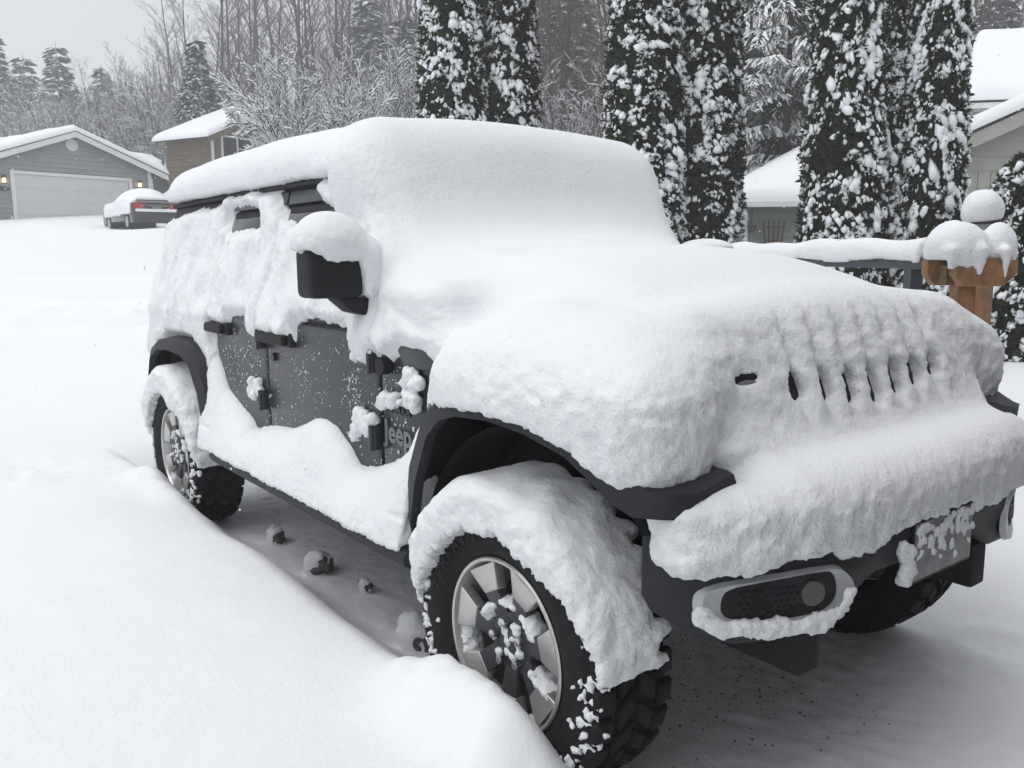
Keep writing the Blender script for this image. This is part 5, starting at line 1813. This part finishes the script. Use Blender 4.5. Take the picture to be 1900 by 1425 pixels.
def grow(r, H, trunk_r, levels, nb, start, spread, up, lens, wob=0.12, stems=1, lean=0.0, droop=0.0):
    """returns segments (p0, p1, r0, r1, level)"""
    S = []

    def limb(p, d, L, rad, lev):
        k = max(3, int(L / (0.9 if lev == 0 else 0.45)) if lev < 2 else 3)
        pts = [p]; rr = [rad]
        q = np.array(p, float); d = np.array(d, float)
        for i in range(k):
            d = d + r.normal(0, wob * (1 if lev else 0.25), 3) + np.array([0, 0, up * 0.10 if lev else 0.05]) - np.array([0, 0, droop * (i / k) * (lev > 0)])
            d /= np.linalg.norm(d)
            q2 = q + d * L / k
            r2 = rad * (1 - 0.85 * (i + 1) / k)
            S.append((q.copy(), q2.copy(), rr[-1], max(r2, 0.004), lev))
            q = q2; pts.append(q.copy()); rr.append(max(r2, 0.004))
        if lev < levels:
            n = nb[lev]
            for j in range(n):
                f = start[lev] + (1 - start[lev]) * (j + r.random()) / n
                i = min(int(f * k), k - 1); w = f * k - i
                b = pts[i] * (1 - w) + pts[i + 1] * w
                ax = unit(pts[i + 1] - pts[i])
                az = r.uniform(0, 2 * math.pi) if lev == 0 else (j % 2) * math.pi + r.normal(0, 0.6)
                e1 = unit(np.cross(ax, [0.3, 0.2, 1.0] if abs(ax[2]) < .9 else [1.0, 0.1, 0])); e2 = np.cross(ax, e1)
                side = e1 * math.cos(az) + e2 * math.sin(az)
                an = spread[lev] * r.uniform(0.75, 1.25)
                nd = ax * math.cos(an) + side * math.sin(an)
                ll = L * lens[lev] * (1.08 - 0.75 * f if lev == 0 else 1.0 - 0.5 * f) * r.uniform(0.7, 1.2)
                limb(b, nd, ll, max(0.005, (rr[i] * (1 - w) + rr[i + 1] * w) * 0.55), lev + 1)
    for s in range(stems):
        a = 2 * math.pi * s / stems + r.uniform(-0.4, 0.4)
        d = unit([lean * math.cos(a), lean * math.sin(a), 1.0])
        limb(np.array([0.05 * math.cos(a) * (stems > 1), 0.05 * math.sin(a) * (stems > 1), 0.0]), d, H * (1 if stems == 1 else r.uniform(0.75, 1.1)), trunk_r, 0)
    return S


def seg_mesh(S, n_main=6, minr=0.0):
    """trunk mesh (level 0) and crown mesh (the rest)"""
    out = []
    for sel, n in ((lambda l: l == 0, n_main), (lambda l: l > 0, 3)):
        q = [s for s in S if sel(s[4])]
        out.append(tubes([s[0] for s in q], [s[1] for s in q], [max(minr, s[2]) for s in q], [max(minr * 0.7, s[3]) for s in q], n))
    return out


def tree_proto(S, mt_trunk, mt_crown, minr=0.0):
    (tv, tf), (cv, cf) = seg_mesh(S, minr=minr)
    a = np_mesh('trunk', tv, tf); a.materials.append(mt_trunk)
    b = np_mesh('crown', cv, cf, smooth=False); b.materials.append(mt_crown)
    return a, b


def place_tree(name, meshes, loc, rz, sc, label, cat, group):
    o = empty(name, loc, rz); o.scale = sc
    tag(o, label, cat, group)
    for nm, me in meshes:
        c = bpy.data.objects.new(nm, me); COL.objects.link(c); c.parent = o
        if nm in ('foliage', 'snow'): c['kind'] = 'stuff'
    return o


R_ = np.random.default_rng(21)
bare = []
for k in range(4):
    S = grow(np.random.default_rng(100 + k), 17.0, 0.155, 3, (28, 8, 5), (0.22, 0.2, 0.2), (0.75, 0.7, 0.7), 0.9, (0.30, 0.42, 0.45), 0.10)
    bare.append(tree_proto(S, M['trunk'], M['bark'], 0.008))
shrub = []
for k in range(3):
    S = grow(np.random.default_rng(140 + k), 3.4, 0.05, 2, (12, 7), (0.12, 0.15), (0.65, 0.7), 0.4, (0.55, 0.5), 0.16, stems=8, lean=0.55)
    shrub.append(tree_proto(S, M['bark_snowy'], M['bark_snowy'], 0.008))


def conifer(seed, H, Rb, mt, nw=26, per=9, droop=0.35, blade=0.34, narrow=1.0, irr=0.25):
    r = np.random.default_rng(seed)
    V, F = [], []
    tv, tf = tubes([(0, 0, H * i / 10) for i in range(10)], [(0, 0, H * (i + 1) / 10) for i in range(10)], [0.18 * H / 12 * (1 - i / 10.5) for i in range(10)], [0.18 * H / 12 * (1 - (i + 1) / 10.5) for i in range(10)], 6)
    t = np_mesh('trunk', tv, tf); t.materials.append(M['trunk'])
    base = 0
    for w in range(nw):
        h = H * (0.10 + 0.89 * (w + r.uniform(-0.3, 0.3)) / nw)
        L0 = Rb * (1 - (h / H) ** narrow) + 0.12
        for b in range(per if h < 0.85 * H else 5):
            a = r.uniform(0, 2 * math.pi); L = L0 * r.uniform(1 - irr, 1 + irr)
            ns = max(3, int(L / (blade * 0.42)))
            el = 0.25 - droop * 0.5
            for i in range(ns):
                f = (i + 0.6) / ns
                x = L * f; z = h + x * el - droop * x * f * 0.75 + (0.12 * x * f * f if f > 0.8 else 0)
                c = np.array([x * math.cos(a), x * math.sin(a), z])
                for sgn in (-1, 1):
                    an = a + sgn * r.uniform(0.35, 1.1)
                    bl = blade * (1.15 - 0.55 * f) * r.uniform(0.7, 1.25)
                    d = np.array([math.cos(an), math.sin(an), -r.uniform(0.1, 0.75) * (0.4 + droop)])
                    sd_ = np.cross(d, [0, 0, 1.0]); sd_ = unit(sd_ + r.normal(0, 0.35, 3)) * bl * 0.20
                    m = c + d * bl * 0.5
                    V += [c, m + sd_, c + d * bl, m - sd_]
                    F.append((base, base + 1, base + 2, base + 3)); base += 4
    me = np_mesh('foliage', np.array(V), np.array(F), smooth=False); me.materials.append(mt)
    return [('trunk', t), ('foliage', me)]


fir = [conifer(5, 15.0, 4.2, M['needle'], 34, 12, 0.35, 1.0, 0.9), conifer(6, 13.0, 3.6, M['needle'], 32, 12, 0.25, 0.9, 1.1)]
cedar_tree = conifer(8, 9.0, 2.9, M['needle_dark'], 46, 16, 0.75, 0.60, 1.3)


def boughs(seed, H, Rb, mt):
    """hemlock: long arching boughs fringed with fine hanging twigs"""
    r = np.random.default_rng(seed)
    V, F = [], []
    tv, tf = tubes([(0, 0, H * i / 10) for i in range(10)], [(0, 0, H * (i + 1) / 10) for i in range(10)], [0.16 * (1 - i / 10.5) for i in range(10)], [0.16 * (1 - (i + 1) / 10.5) for i in range(10)], 6)
    t = np_mesh('trunk', tv, tf); t.materials.append(M['trunk'])
    base = 0
    for w in range(120):
        h = H * r.uniform(0.06, 0.98)
        L = (Rb * (1 - (h / H) ** 1.6) + 0.25) * r.uniform(0.55, 1.15)
        a = r.uniform(0, 2 * math.pi)
        rise_ = r.uniform(0.15, 0.45); dr = r.uniform(0.55, 1.0)
        n = int(L / 0.075) + 2
        for i in range(n):
            f = (i + 0.5) / n
            x = L * f
            z = h + L * (rise_ * f - dr * f * f * 0.75)
            aa = a + 0.12 * math.sin(f * 5 + w)
            c = np.array([x * math.cos(aa), x * math.sin(aa), z])
            for sgn in (-1, 1, 0):
                an = aa + sgn * r.uniform(0.5, 1.2)
                bl = (0.12 + 0.42 * math.sin(math.pi * min(1, f * 1.02)) ** 0.7) * r.uniform(0.5, 1.2) * (0.7 if sgn == 0 else 1)
                k = 3
                p = c.copy(); d = np.array([math.cos(an), math.sin(an), r.uniform(-0.15, 0.15)])
                wd = bl * 0.10
                for j in range(k):
                    d = unit(d + np.array([0, 0, -0.28]) + r.normal(0, 0.10, 3))
                    q = p + d * bl / k
                    s = unit(np.cross(d, [0, 0, 1.0]) + r.normal(0, 0.25, 3)) * wd * (1.15 - 0.3 * j)
                    V += [p - s, p + s, q + s * 0.75, q - s * 0.75]
                    F.append((base, base + 1, base + 2, base + 3)); base += 4
                    p = q
    me = np_mesh('foliage', np.array(V), np.array(F), smooth=False); me.materials.append(mt)
    return [('trunk', t), ('foliage', me)]


hemlock = boughs(9, 9.5, 2.9, M['needle_snowy'])


def base_at(px, D, dz=0.0):
    p = at(px, 476, D)
    return (p[0], p[1], float(rise(np.array(p[0]), np.array(p[1]))) + 0.1 + dz)


def far_tree(kind, px, D, ytop, H, i):
    b = base_at(px, D)
    zt = at(px, ytop, D)[2]
    return b, max(0.4, (zt - b[2]) / H)


# woods behind the houses
n_b = 0
def bare_tree(px, D, ytop, label, group):
    global n_b
    b, s = far_tree('bare', px, D, ytop, 17.0, n_b)
    n_b += 1
    a, c = bare[n_b % 4]
    place_tree('bare_tree', [('trunk', a), ('crown', c)], b, R_.uniform(0, 6.28), (s * R_.uniform(0.8, 1.1), s * R_.uniform(0.8, 1.1), s), label, 'tree', group)


def skyline(px):
    return float(np.interp(px, [-50, 60, 180, 260, 330, 380, 430, 520, 620, 800, 1900], [150, 135, 130, 110, 70, 20, -60, -120, -150, -200, -250]))


for k in range(26):
    px = R_.uniform(-30, 340); D = R_.uniform(62, 95)
    bare_tree(px, D, skyline(px) + R_.uniform(-5, 60), 'slender bare tree with snow-dusted twigs in the woods above the green house', 'bare trees above the green house')
for k in range(28):
    px = 345 + (k + R_.random()) * (470 / 28); D = R_.uniform(56, 88)
    bare_tree(px, D, skyline(px) + R_.uniform(-80, 60), 'tall bare tree with fine grey twigs behind the brown house', 'bare trees behind the brown house')
for k in range(12):
    px = 990 + (k + R_.random()) * (175 / 12); D = R_.uniform(32, 70)
    bare_tree(px, D, R_.uniform(-330, -40), 'tall bare trunk with thin branches between the first cedars', 'bare trees between the cedars')
for k in range(24):
    px = 1340 + (k + R_.random()) * (800 / 24); D = R_.uniform(34, 65)
    bare_tree(px, D, R_.uniform(-330, -80), 'tall bare tree rising behind the pale house and hemlock', 'bare trees behind the pale house')
for k in range(85):
    px = R_.uniform(-60, 520); D = R_.uniform(58, 86)
    b = base_at(px, D); a, c = shrub[k % 3]
    want = float(np.interp(px, [-60, 150, 300, 480], [150, 165, 150, 120])) + R_.uniform(0, 90)
    s = max(0.7, (at(px, want, D)[2] - b[2]) / 3.6)
    place_tree('bush', [('stems', a), ('crown', c)], b, R_.uniform(0, 6.28), (s * 0.95, s * 0.95, s), 'snow-laden tangled bush in the thicket above the green house', 'bush', 'snowy thicket above the green house')
for k in range(22):
    px = R_.uniform(560, 830); D = R_.uniform(44, 58)
    b = base_at(px, D); a, c = shrub[k % 3]
    s = max(0.6, (at(px, R_.uniform(110, 200), D)[2] - b[2]) / 3.6)
    place_tree('bush', [('stems', a), ('crown', c)], b, R_.uniform(0, 6.28), (s * 0.9, s * 0.9, s), 'snow-laden tangled bush behind the snowy fruit tree', 'bush', 'bushes behind the fruit tree')
for k in range(16):
    px = R_.uniform(985, 1150); D = R_.uniform(20, 34)
    b = base_at(px, D); a, c = shrub[k % 3]
    s = max(0.6, (at(px, R_.uniform(110, 210), D)[2] - b[2]) / 3.6)
    place_tree('bush', [('stems', a), ('crown', c)], b, R_.uniform(0, 6.28), (s * 0.8, s * 0.8, s), 'twiggy snow-dusted bush between the first cedars', 'bush', 'bushes between the cedars')
for k in range(14):
    px = R_.uniform(1340, 1900); D = R_.uniform(24, 36)
    b = base_at(px, D); a, c = shrub[k % 3]
    s = max(0.6, (at(px, R_.uniform(90, 220), D)[2] - b[2]) / 3.6)
    place_tree('bush', [('stems', a), ('crown', c)], b, R_.uniform(0, 6.28), (s * 0.8, s * 0.8, s), 'twiggy bush behind the hemlock and the pale house', 'bush', 'bushes behind the hemlock')
for px, D, yt, k, lab in ((22, 72, 72, 0, 'tallest spiky fir with drooping tiers above the green house roof'), (75, 84, 108, 1, 'short fir next to the tallest fir above the green house'), (136, 78, 90, 1, 'slim pointed fir above the garage gable vent'),
                          (215, 84, 128, 0, 'small rounded fir among bare trees above the garage roof'), (0, 66, 150, 1, 'low broad fir beside the tallest fir'),
                          (695, 62, 8, 0, 'thin grey fir above the snowy fruit tree'), (1062, 48, -60, 0, 'hazy grey fir between the first cedars'), (1010, 52, -10, 1, 'narrow hazy fir against the first cedar pair'), (1815, 46, -40, 0, 'dark fir behind the ridge of the pale house'), (760, 58, 40, 1, 'brownish fir beside the first cedar pair')):
    b = base_at(px, D); H = (15.0, 13.0)[k]
    s = (at(px, yt, D)[2] - b[2]) / H
    place_tree('fir_tree', fir[k], b, R_.uniform(0, 6.28), (s, s, s), lab, 'tree', None)
b = base_at(388, 49); s = (at(388, 80, 49)[2] - b[2]) / 9.0
place_tree('cedar_tree', cedar_tree, b, 0.4, (s * 0.82, s * 0.82, s), 'dark drooping cedar with snow-flecked fronds above the brown house roof', 'tree', None)
for px, D, yt, rz, lab in ((1450, 21.0, -190, 0.3, 'hemlock with long drooping snow-laden boughs between the cedar columns'), (1380, 26.0, -90, 2.1, 'darker hemlock behind the drooping snow-laden one')):
    b = base_at(px, D); s = (at(px, yt, D)[2] - b[2]) / 9.5
    place_tree('hemlock_tree', hemlock, b, rz, (s * 0.95, s * 0.95, s), lab, 'tree', None)

# snowy fruit tree: branches with a ridge of snow lying along each
S = grow(np.random.default_rng(305), 3.6, 0.085, 3, (11, 10, 7), (0.22, 0.10, 0.12), (0.70, 0.62, 0.62), 0.12, (0.85, 0.52, 0.45), 0.11, stems=7, lean=1.15)
allp = np.array([q_[1] for q_ in S])
wid = np.percentile(np.abs(allp[:, 0]), 98) + np.percentile(np.abs(allp[:, 1]), 98); top_z = allp[:, 2].max()
(tv, tf), (cv, cf) = seg_mesh(S, minr=0.010)
r = np.random.default_rng(2)
q = [s for s in S if r.random() < 0.9]
up_ = [np.array([0, 0, s[2] * 0.8 + 0.010]) for s in q]
flat = np.array([math.sqrt(max(0, 1 - unit(s[1] - s[0])[2] ** 2)) for s in q])
rad = (0.011 + 0.65 * np.array([s[2] for s in q])) * (0.35 + 0.75 * flat) * r.uniform(0.6, 1.4, len(q))
sv, sf = tubes([s[0] + u for s, u in zip(q, up_)], [s[1] + u for s, u in zip(q, up_)], rad, rad * 0.8, 4)
b = base_at(645, 23.0)
sz_ = (at(645, 58, 23.0)[2] - b[2]) / top_z; sx_ = 365 / FPX * 23.0 / wid
ft = [('trunk', np_mesh('trunk', tv, tf)), ('branches', np_mesh('branches', cv, cf)), ('snow', np_mesh('snow', sv, sf))]
for (nm, me), mt in zip(ft, (M['trunk'], M['trunk'], M['clump'])): me.materials.append(mt)
place_tree('fruit_tree', ft, b, 0.5, (sx_, sx_, sz_), 'spreading fruit tree with every branch ridged in thick snow', 'tree', None)
b = base_at(765, 27.0)
place_tree('fruit_tree', ft, b, 2.6, (sx_ * 0.85, sx_ * 0.85, sz_ * 1.05), 'smaller snow-ridged tree half hidden by the first cedar pair', 'tree', None)

# columnar cedars
IC2V, IC2F = ico(2)
IC1V, IC1F = ico(1)


def column(seed, H, R0, n_spray, n_big, n_small):
    r = np.random.default_rng(seed)

    def prof(h):
        t = h / H
        return R0 * np.interp(t, [0, 0.05, 0.18, 0.4, 0.7, 0.88, 0.96, 1.0], [0.80, 0.96, 1.0, 0.95, 0.78, 0.52, 0.30, 0.04])

    def surf(h, a):
        P = np.stack([np.cos(a) * 1.3, np.sin(a) * 1.3, h * 1.1], 1)
        return prof(h) * (1 + 0.16 * fbm(P, 1.6, 3, seed))
    # closed dark shell added inside to block light through the crown
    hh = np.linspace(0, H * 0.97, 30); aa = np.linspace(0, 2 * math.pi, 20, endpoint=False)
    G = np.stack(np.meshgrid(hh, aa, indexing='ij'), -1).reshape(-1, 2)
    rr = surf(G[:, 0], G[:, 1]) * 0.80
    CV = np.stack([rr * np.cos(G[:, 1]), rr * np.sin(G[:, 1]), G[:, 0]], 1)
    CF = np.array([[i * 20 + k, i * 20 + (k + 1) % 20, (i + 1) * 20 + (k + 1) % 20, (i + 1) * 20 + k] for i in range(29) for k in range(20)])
    core = np_mesh('dark_core', CV, CF); core.materials.append(M['cedar_core'])
    # sprays: upright fans of scale-leaf blades
    h = r.uniform(0, H * 0.99, n_spray); a = r.uniform(0, 2 * math.pi, n_spray)
    rs = surf(h, a) * r.uniform(0.80, 1.0, n_spray)
    C = np.stack([rs * np.cos(a), rs * np.sin(a), h], 1)
    out = np.stack([np.cos(a), np.sin(a), np.zeros_like(a)], 1)
    tan = np.stack([-np.sin(a), np.cos(a), np.zeros_like(a)], 1)
    mixa = r.uniform(0, math.pi, n_spray)
    pl = tan * np.cos(mixa)[:, None] + out * np.sin(mixa)[:, None]
    V = []
    sz = r.uniform(0.055, 0.115, n_spray)
    upd = np.stack([0.45 * np.cos(a), 0.45 * np.sin(a), r.uniform(-0.3, 1.0, n_spray)], 1)
    upd /= np.linalg.norm(upd, axis=1, keepdims=True)
    for fan in (-0.75, -0.35, 0.0, 0.4, 0.8):
        d = upd * math.cos(fan) + pl * math.sin(fan) + r.normal(0, 0.12, (n_spray, 3))
        tip = C + d * (sz * (1.1 - 0.35 * abs(fan)))[:, None]
        w = np.cross(d, out + 0.2 * tan); w /= np.linalg.norm(w, axis=1, keepdims=True) + 1e-9
        m = C + d * (sz * 0.6)[:, None]
        V.append(np.stack([C, m + w * (sz * 0.16)[:, None], tip, m - w * (sz * 0.16)[:, None]], 1))
    V = np.concatenate(V).reshape(-1, 3)
    F = np.arange(len(V)).reshape(-1, 4)
    fo = np_mesh('foliage', V, F, smooth=False); fo.materials.append(M['cedar'])
    # snow clumps
    SV, SF, base = [], [], 0
    def clumps(n, IV, IF, s0, s1, seed2):
        nonlocal base
        k = 0
        while k < n:
            hz = r.uniform(0.0, H * 0.985); az = r.uniform(0, 2 * math.pi)
            den = float(fbm(np.array([[math.cos(az) * 2, math.sin(az) * 2, hz * 1.6]]), 1.3, 2, seed + 5)[0])
            if den < r.uniform(-0.6, 0.3): continue
            k += 1
            s = s0 * (s1 / s0) ** (r.random() ** 1.6)
            ca, sa = math.cos(az), math.sin(az)
            nl = int(r.integers(2, 6)) if s > 0.04 else 1
            dirn = r.uniform(-1.2, 1.2)
            for l in range(nl):
                sl_ = s * (r.uniform(0.45, 0.8) if nl > 1 else 1.0)
                q = IV * (1 + 0.8 * fbm(IV + r.uniform(0, 90, 3), 1.4, 2, seed2) + r.normal(0, 0.20, len(IV)))[:, None]
                th = r.uniform(-0.9, 0.9)
                q = q * [r.uniform(0.35, 0.6), r.uniform(0.5, 1.0), r.uniform(0.6, 1.25)] * sl_
                q = np.stack([q[:, 0] - 0.35 * q[:, 2], q[:, 1] * math.cos(th) - q[:, 2] * math.sin(th), q[:, 1] * math.sin(th) + q[:, 2] * math.cos(th)], 1)
                oy = (l - (nl - 1) / 2) * s * 0.75 * math.cos(dirn) + r.normal(0, 0.2 * s); oz = (l - (nl - 1) / 2) * s * 0.75 * math.sin(dirn) + r.normal(0, 0.2 * s)
                rr_ = float(surf(np.array([hz + oz]), np.array([az]))[0]) * r.uniform(0.96, 1.07)
                W_ = np.stack([(rr_ + q[:, 0]) * ca - (q[:, 1] + oy) * sa, (rr_ + q[:, 0]) * sa + (q[:, 1] + oy) * ca, hz + oz + q[:, 2]], 1)
                SV.append(W_); SF.append(IF + base); base += len(IV)
    clumps(n_big, IC1V, IC1F, 0.045, 0.15, 7)
    clumps(n_small, IC1V, IC1F, 0.02, 0.05, 8)
    sn = np_mesh('snow', np.concatenate(SV), np.concatenate(SF)); sn.materials.append(M['clump'])
    tv, tf = tubes([(0, 0, -0.4)], [(0, 0, H * 0.6)], [0.09], [0.04], 6)
    tr_ = np_mesh('trunk', tv, tf); tr_.materials.append(M['trunk'])
    return [('trunk', tr_), ('dark_core', core), ('foliage', fo), ('snow', sn)]


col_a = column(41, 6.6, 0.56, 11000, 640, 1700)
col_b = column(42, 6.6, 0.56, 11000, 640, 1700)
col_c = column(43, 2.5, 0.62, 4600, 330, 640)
for px, D, w, k, rz, lab in ((846, 13.2, 130, 0, 0.0, 'taller columnar cedar plastered with snow clumps beyond the car roof'), (948, 13.5, 116, 1, 1.0, 'narrower columnar cedar of the pair beyond the car roof'),
                             (1192, 12.4, 152, 1, 2.4, 'columnar cedar beside the windscreen, thickest in snow clumps'), (1300, 12.7, 142, 0, 4.0, 'columnar cedar next to the grey building downspout'),
                             (1556, 11.6, 142, 0, 2.2, 'columnar cedar by the trellis wall with large snow pads'), (1640, 11.9, 140, 1, 5.1, 'middle columnar cedar of the trio before the pale house'), (1712, 11.5, 122, 0, 0.9, 'columnar cedar against the pale house wall')):
    b = base_at(px, D)
    s = w / FPX * D / 1.12
    place_tree('cedar_column', (col_a, col_b)[k], (b[0], b[1], b[2] - 0.1), rz, (s, s, 1.06 - 0.04 * k), lab, 'tree', 'columnar cedars along the fence')
b = base_at(1900, 10.2)
place_tree('cedar_column', col_c, (b[0], b[1], b[2]), 0.3, (0.95, 0.95, 1.0), 'young low cedar bush beside the wooden post', 'tree', 'columnar cedars along the fence')
b = base_at(1752, 9.3)
place_tree('cedar_bush', col_c, (b[0], b[1], b[2]), 2.0, (0.35, 0.35, 0.47), 'little cedar bush between car bonnet and wooden post', 'bush', None)

# ------------------------------------------------------------------ haze of falling snow, and the flakes near by
flk = np.random.default_rng(77)
SV, SF = [], []
k = 0
while k < 750:
    D = 2.2 + 26 * flk.random() ** 0.8
    p = at(flk.uniform(-60, 1960), flk.uniform(-40, 1200), D)
    if p[2] < 0.5 or (-3.8 < p[0] < 1.0 and abs(p[1]) < 1.1 and p[2] < 2.2): continue
    e = flk.uniform(0.002, 0.0042) * (1 + D * 0.09)
    SF.append(IC1F + k * len(IC1V)); SV.append(IC1V * [e, e, e * flk.uniform(1.0, 1.8)] + p); k += 1
tag(link('snowflakes', np_mesh('snowflakes', np.concatenate(SV), np.concatenate(SF)), M['clump']), 'sparse snowflakes drifting through the air', kind='stuff')
hz = MB().box((-48, 38, 13.5), (150, 150, 33)).build('haze', None)
m_, t_, b_ = new_mat('falling_snow_haze')
t_.nodes.remove(b_)
pv = t_.nodes.new('ShaderNodeVolumePrincipled')
pv.inputs['Color'].default_value = (0.93, 0.95, 0.98, 1); pv.inputs['Density'].default_value = 0.0035
t_.links.new(pv.outputs[0], t_.nodes['Material Output'].inputs['Volume'])
hz.data.materials.append(m_)
tag(hz, 'thin haze of falling snow', kind='stuff')
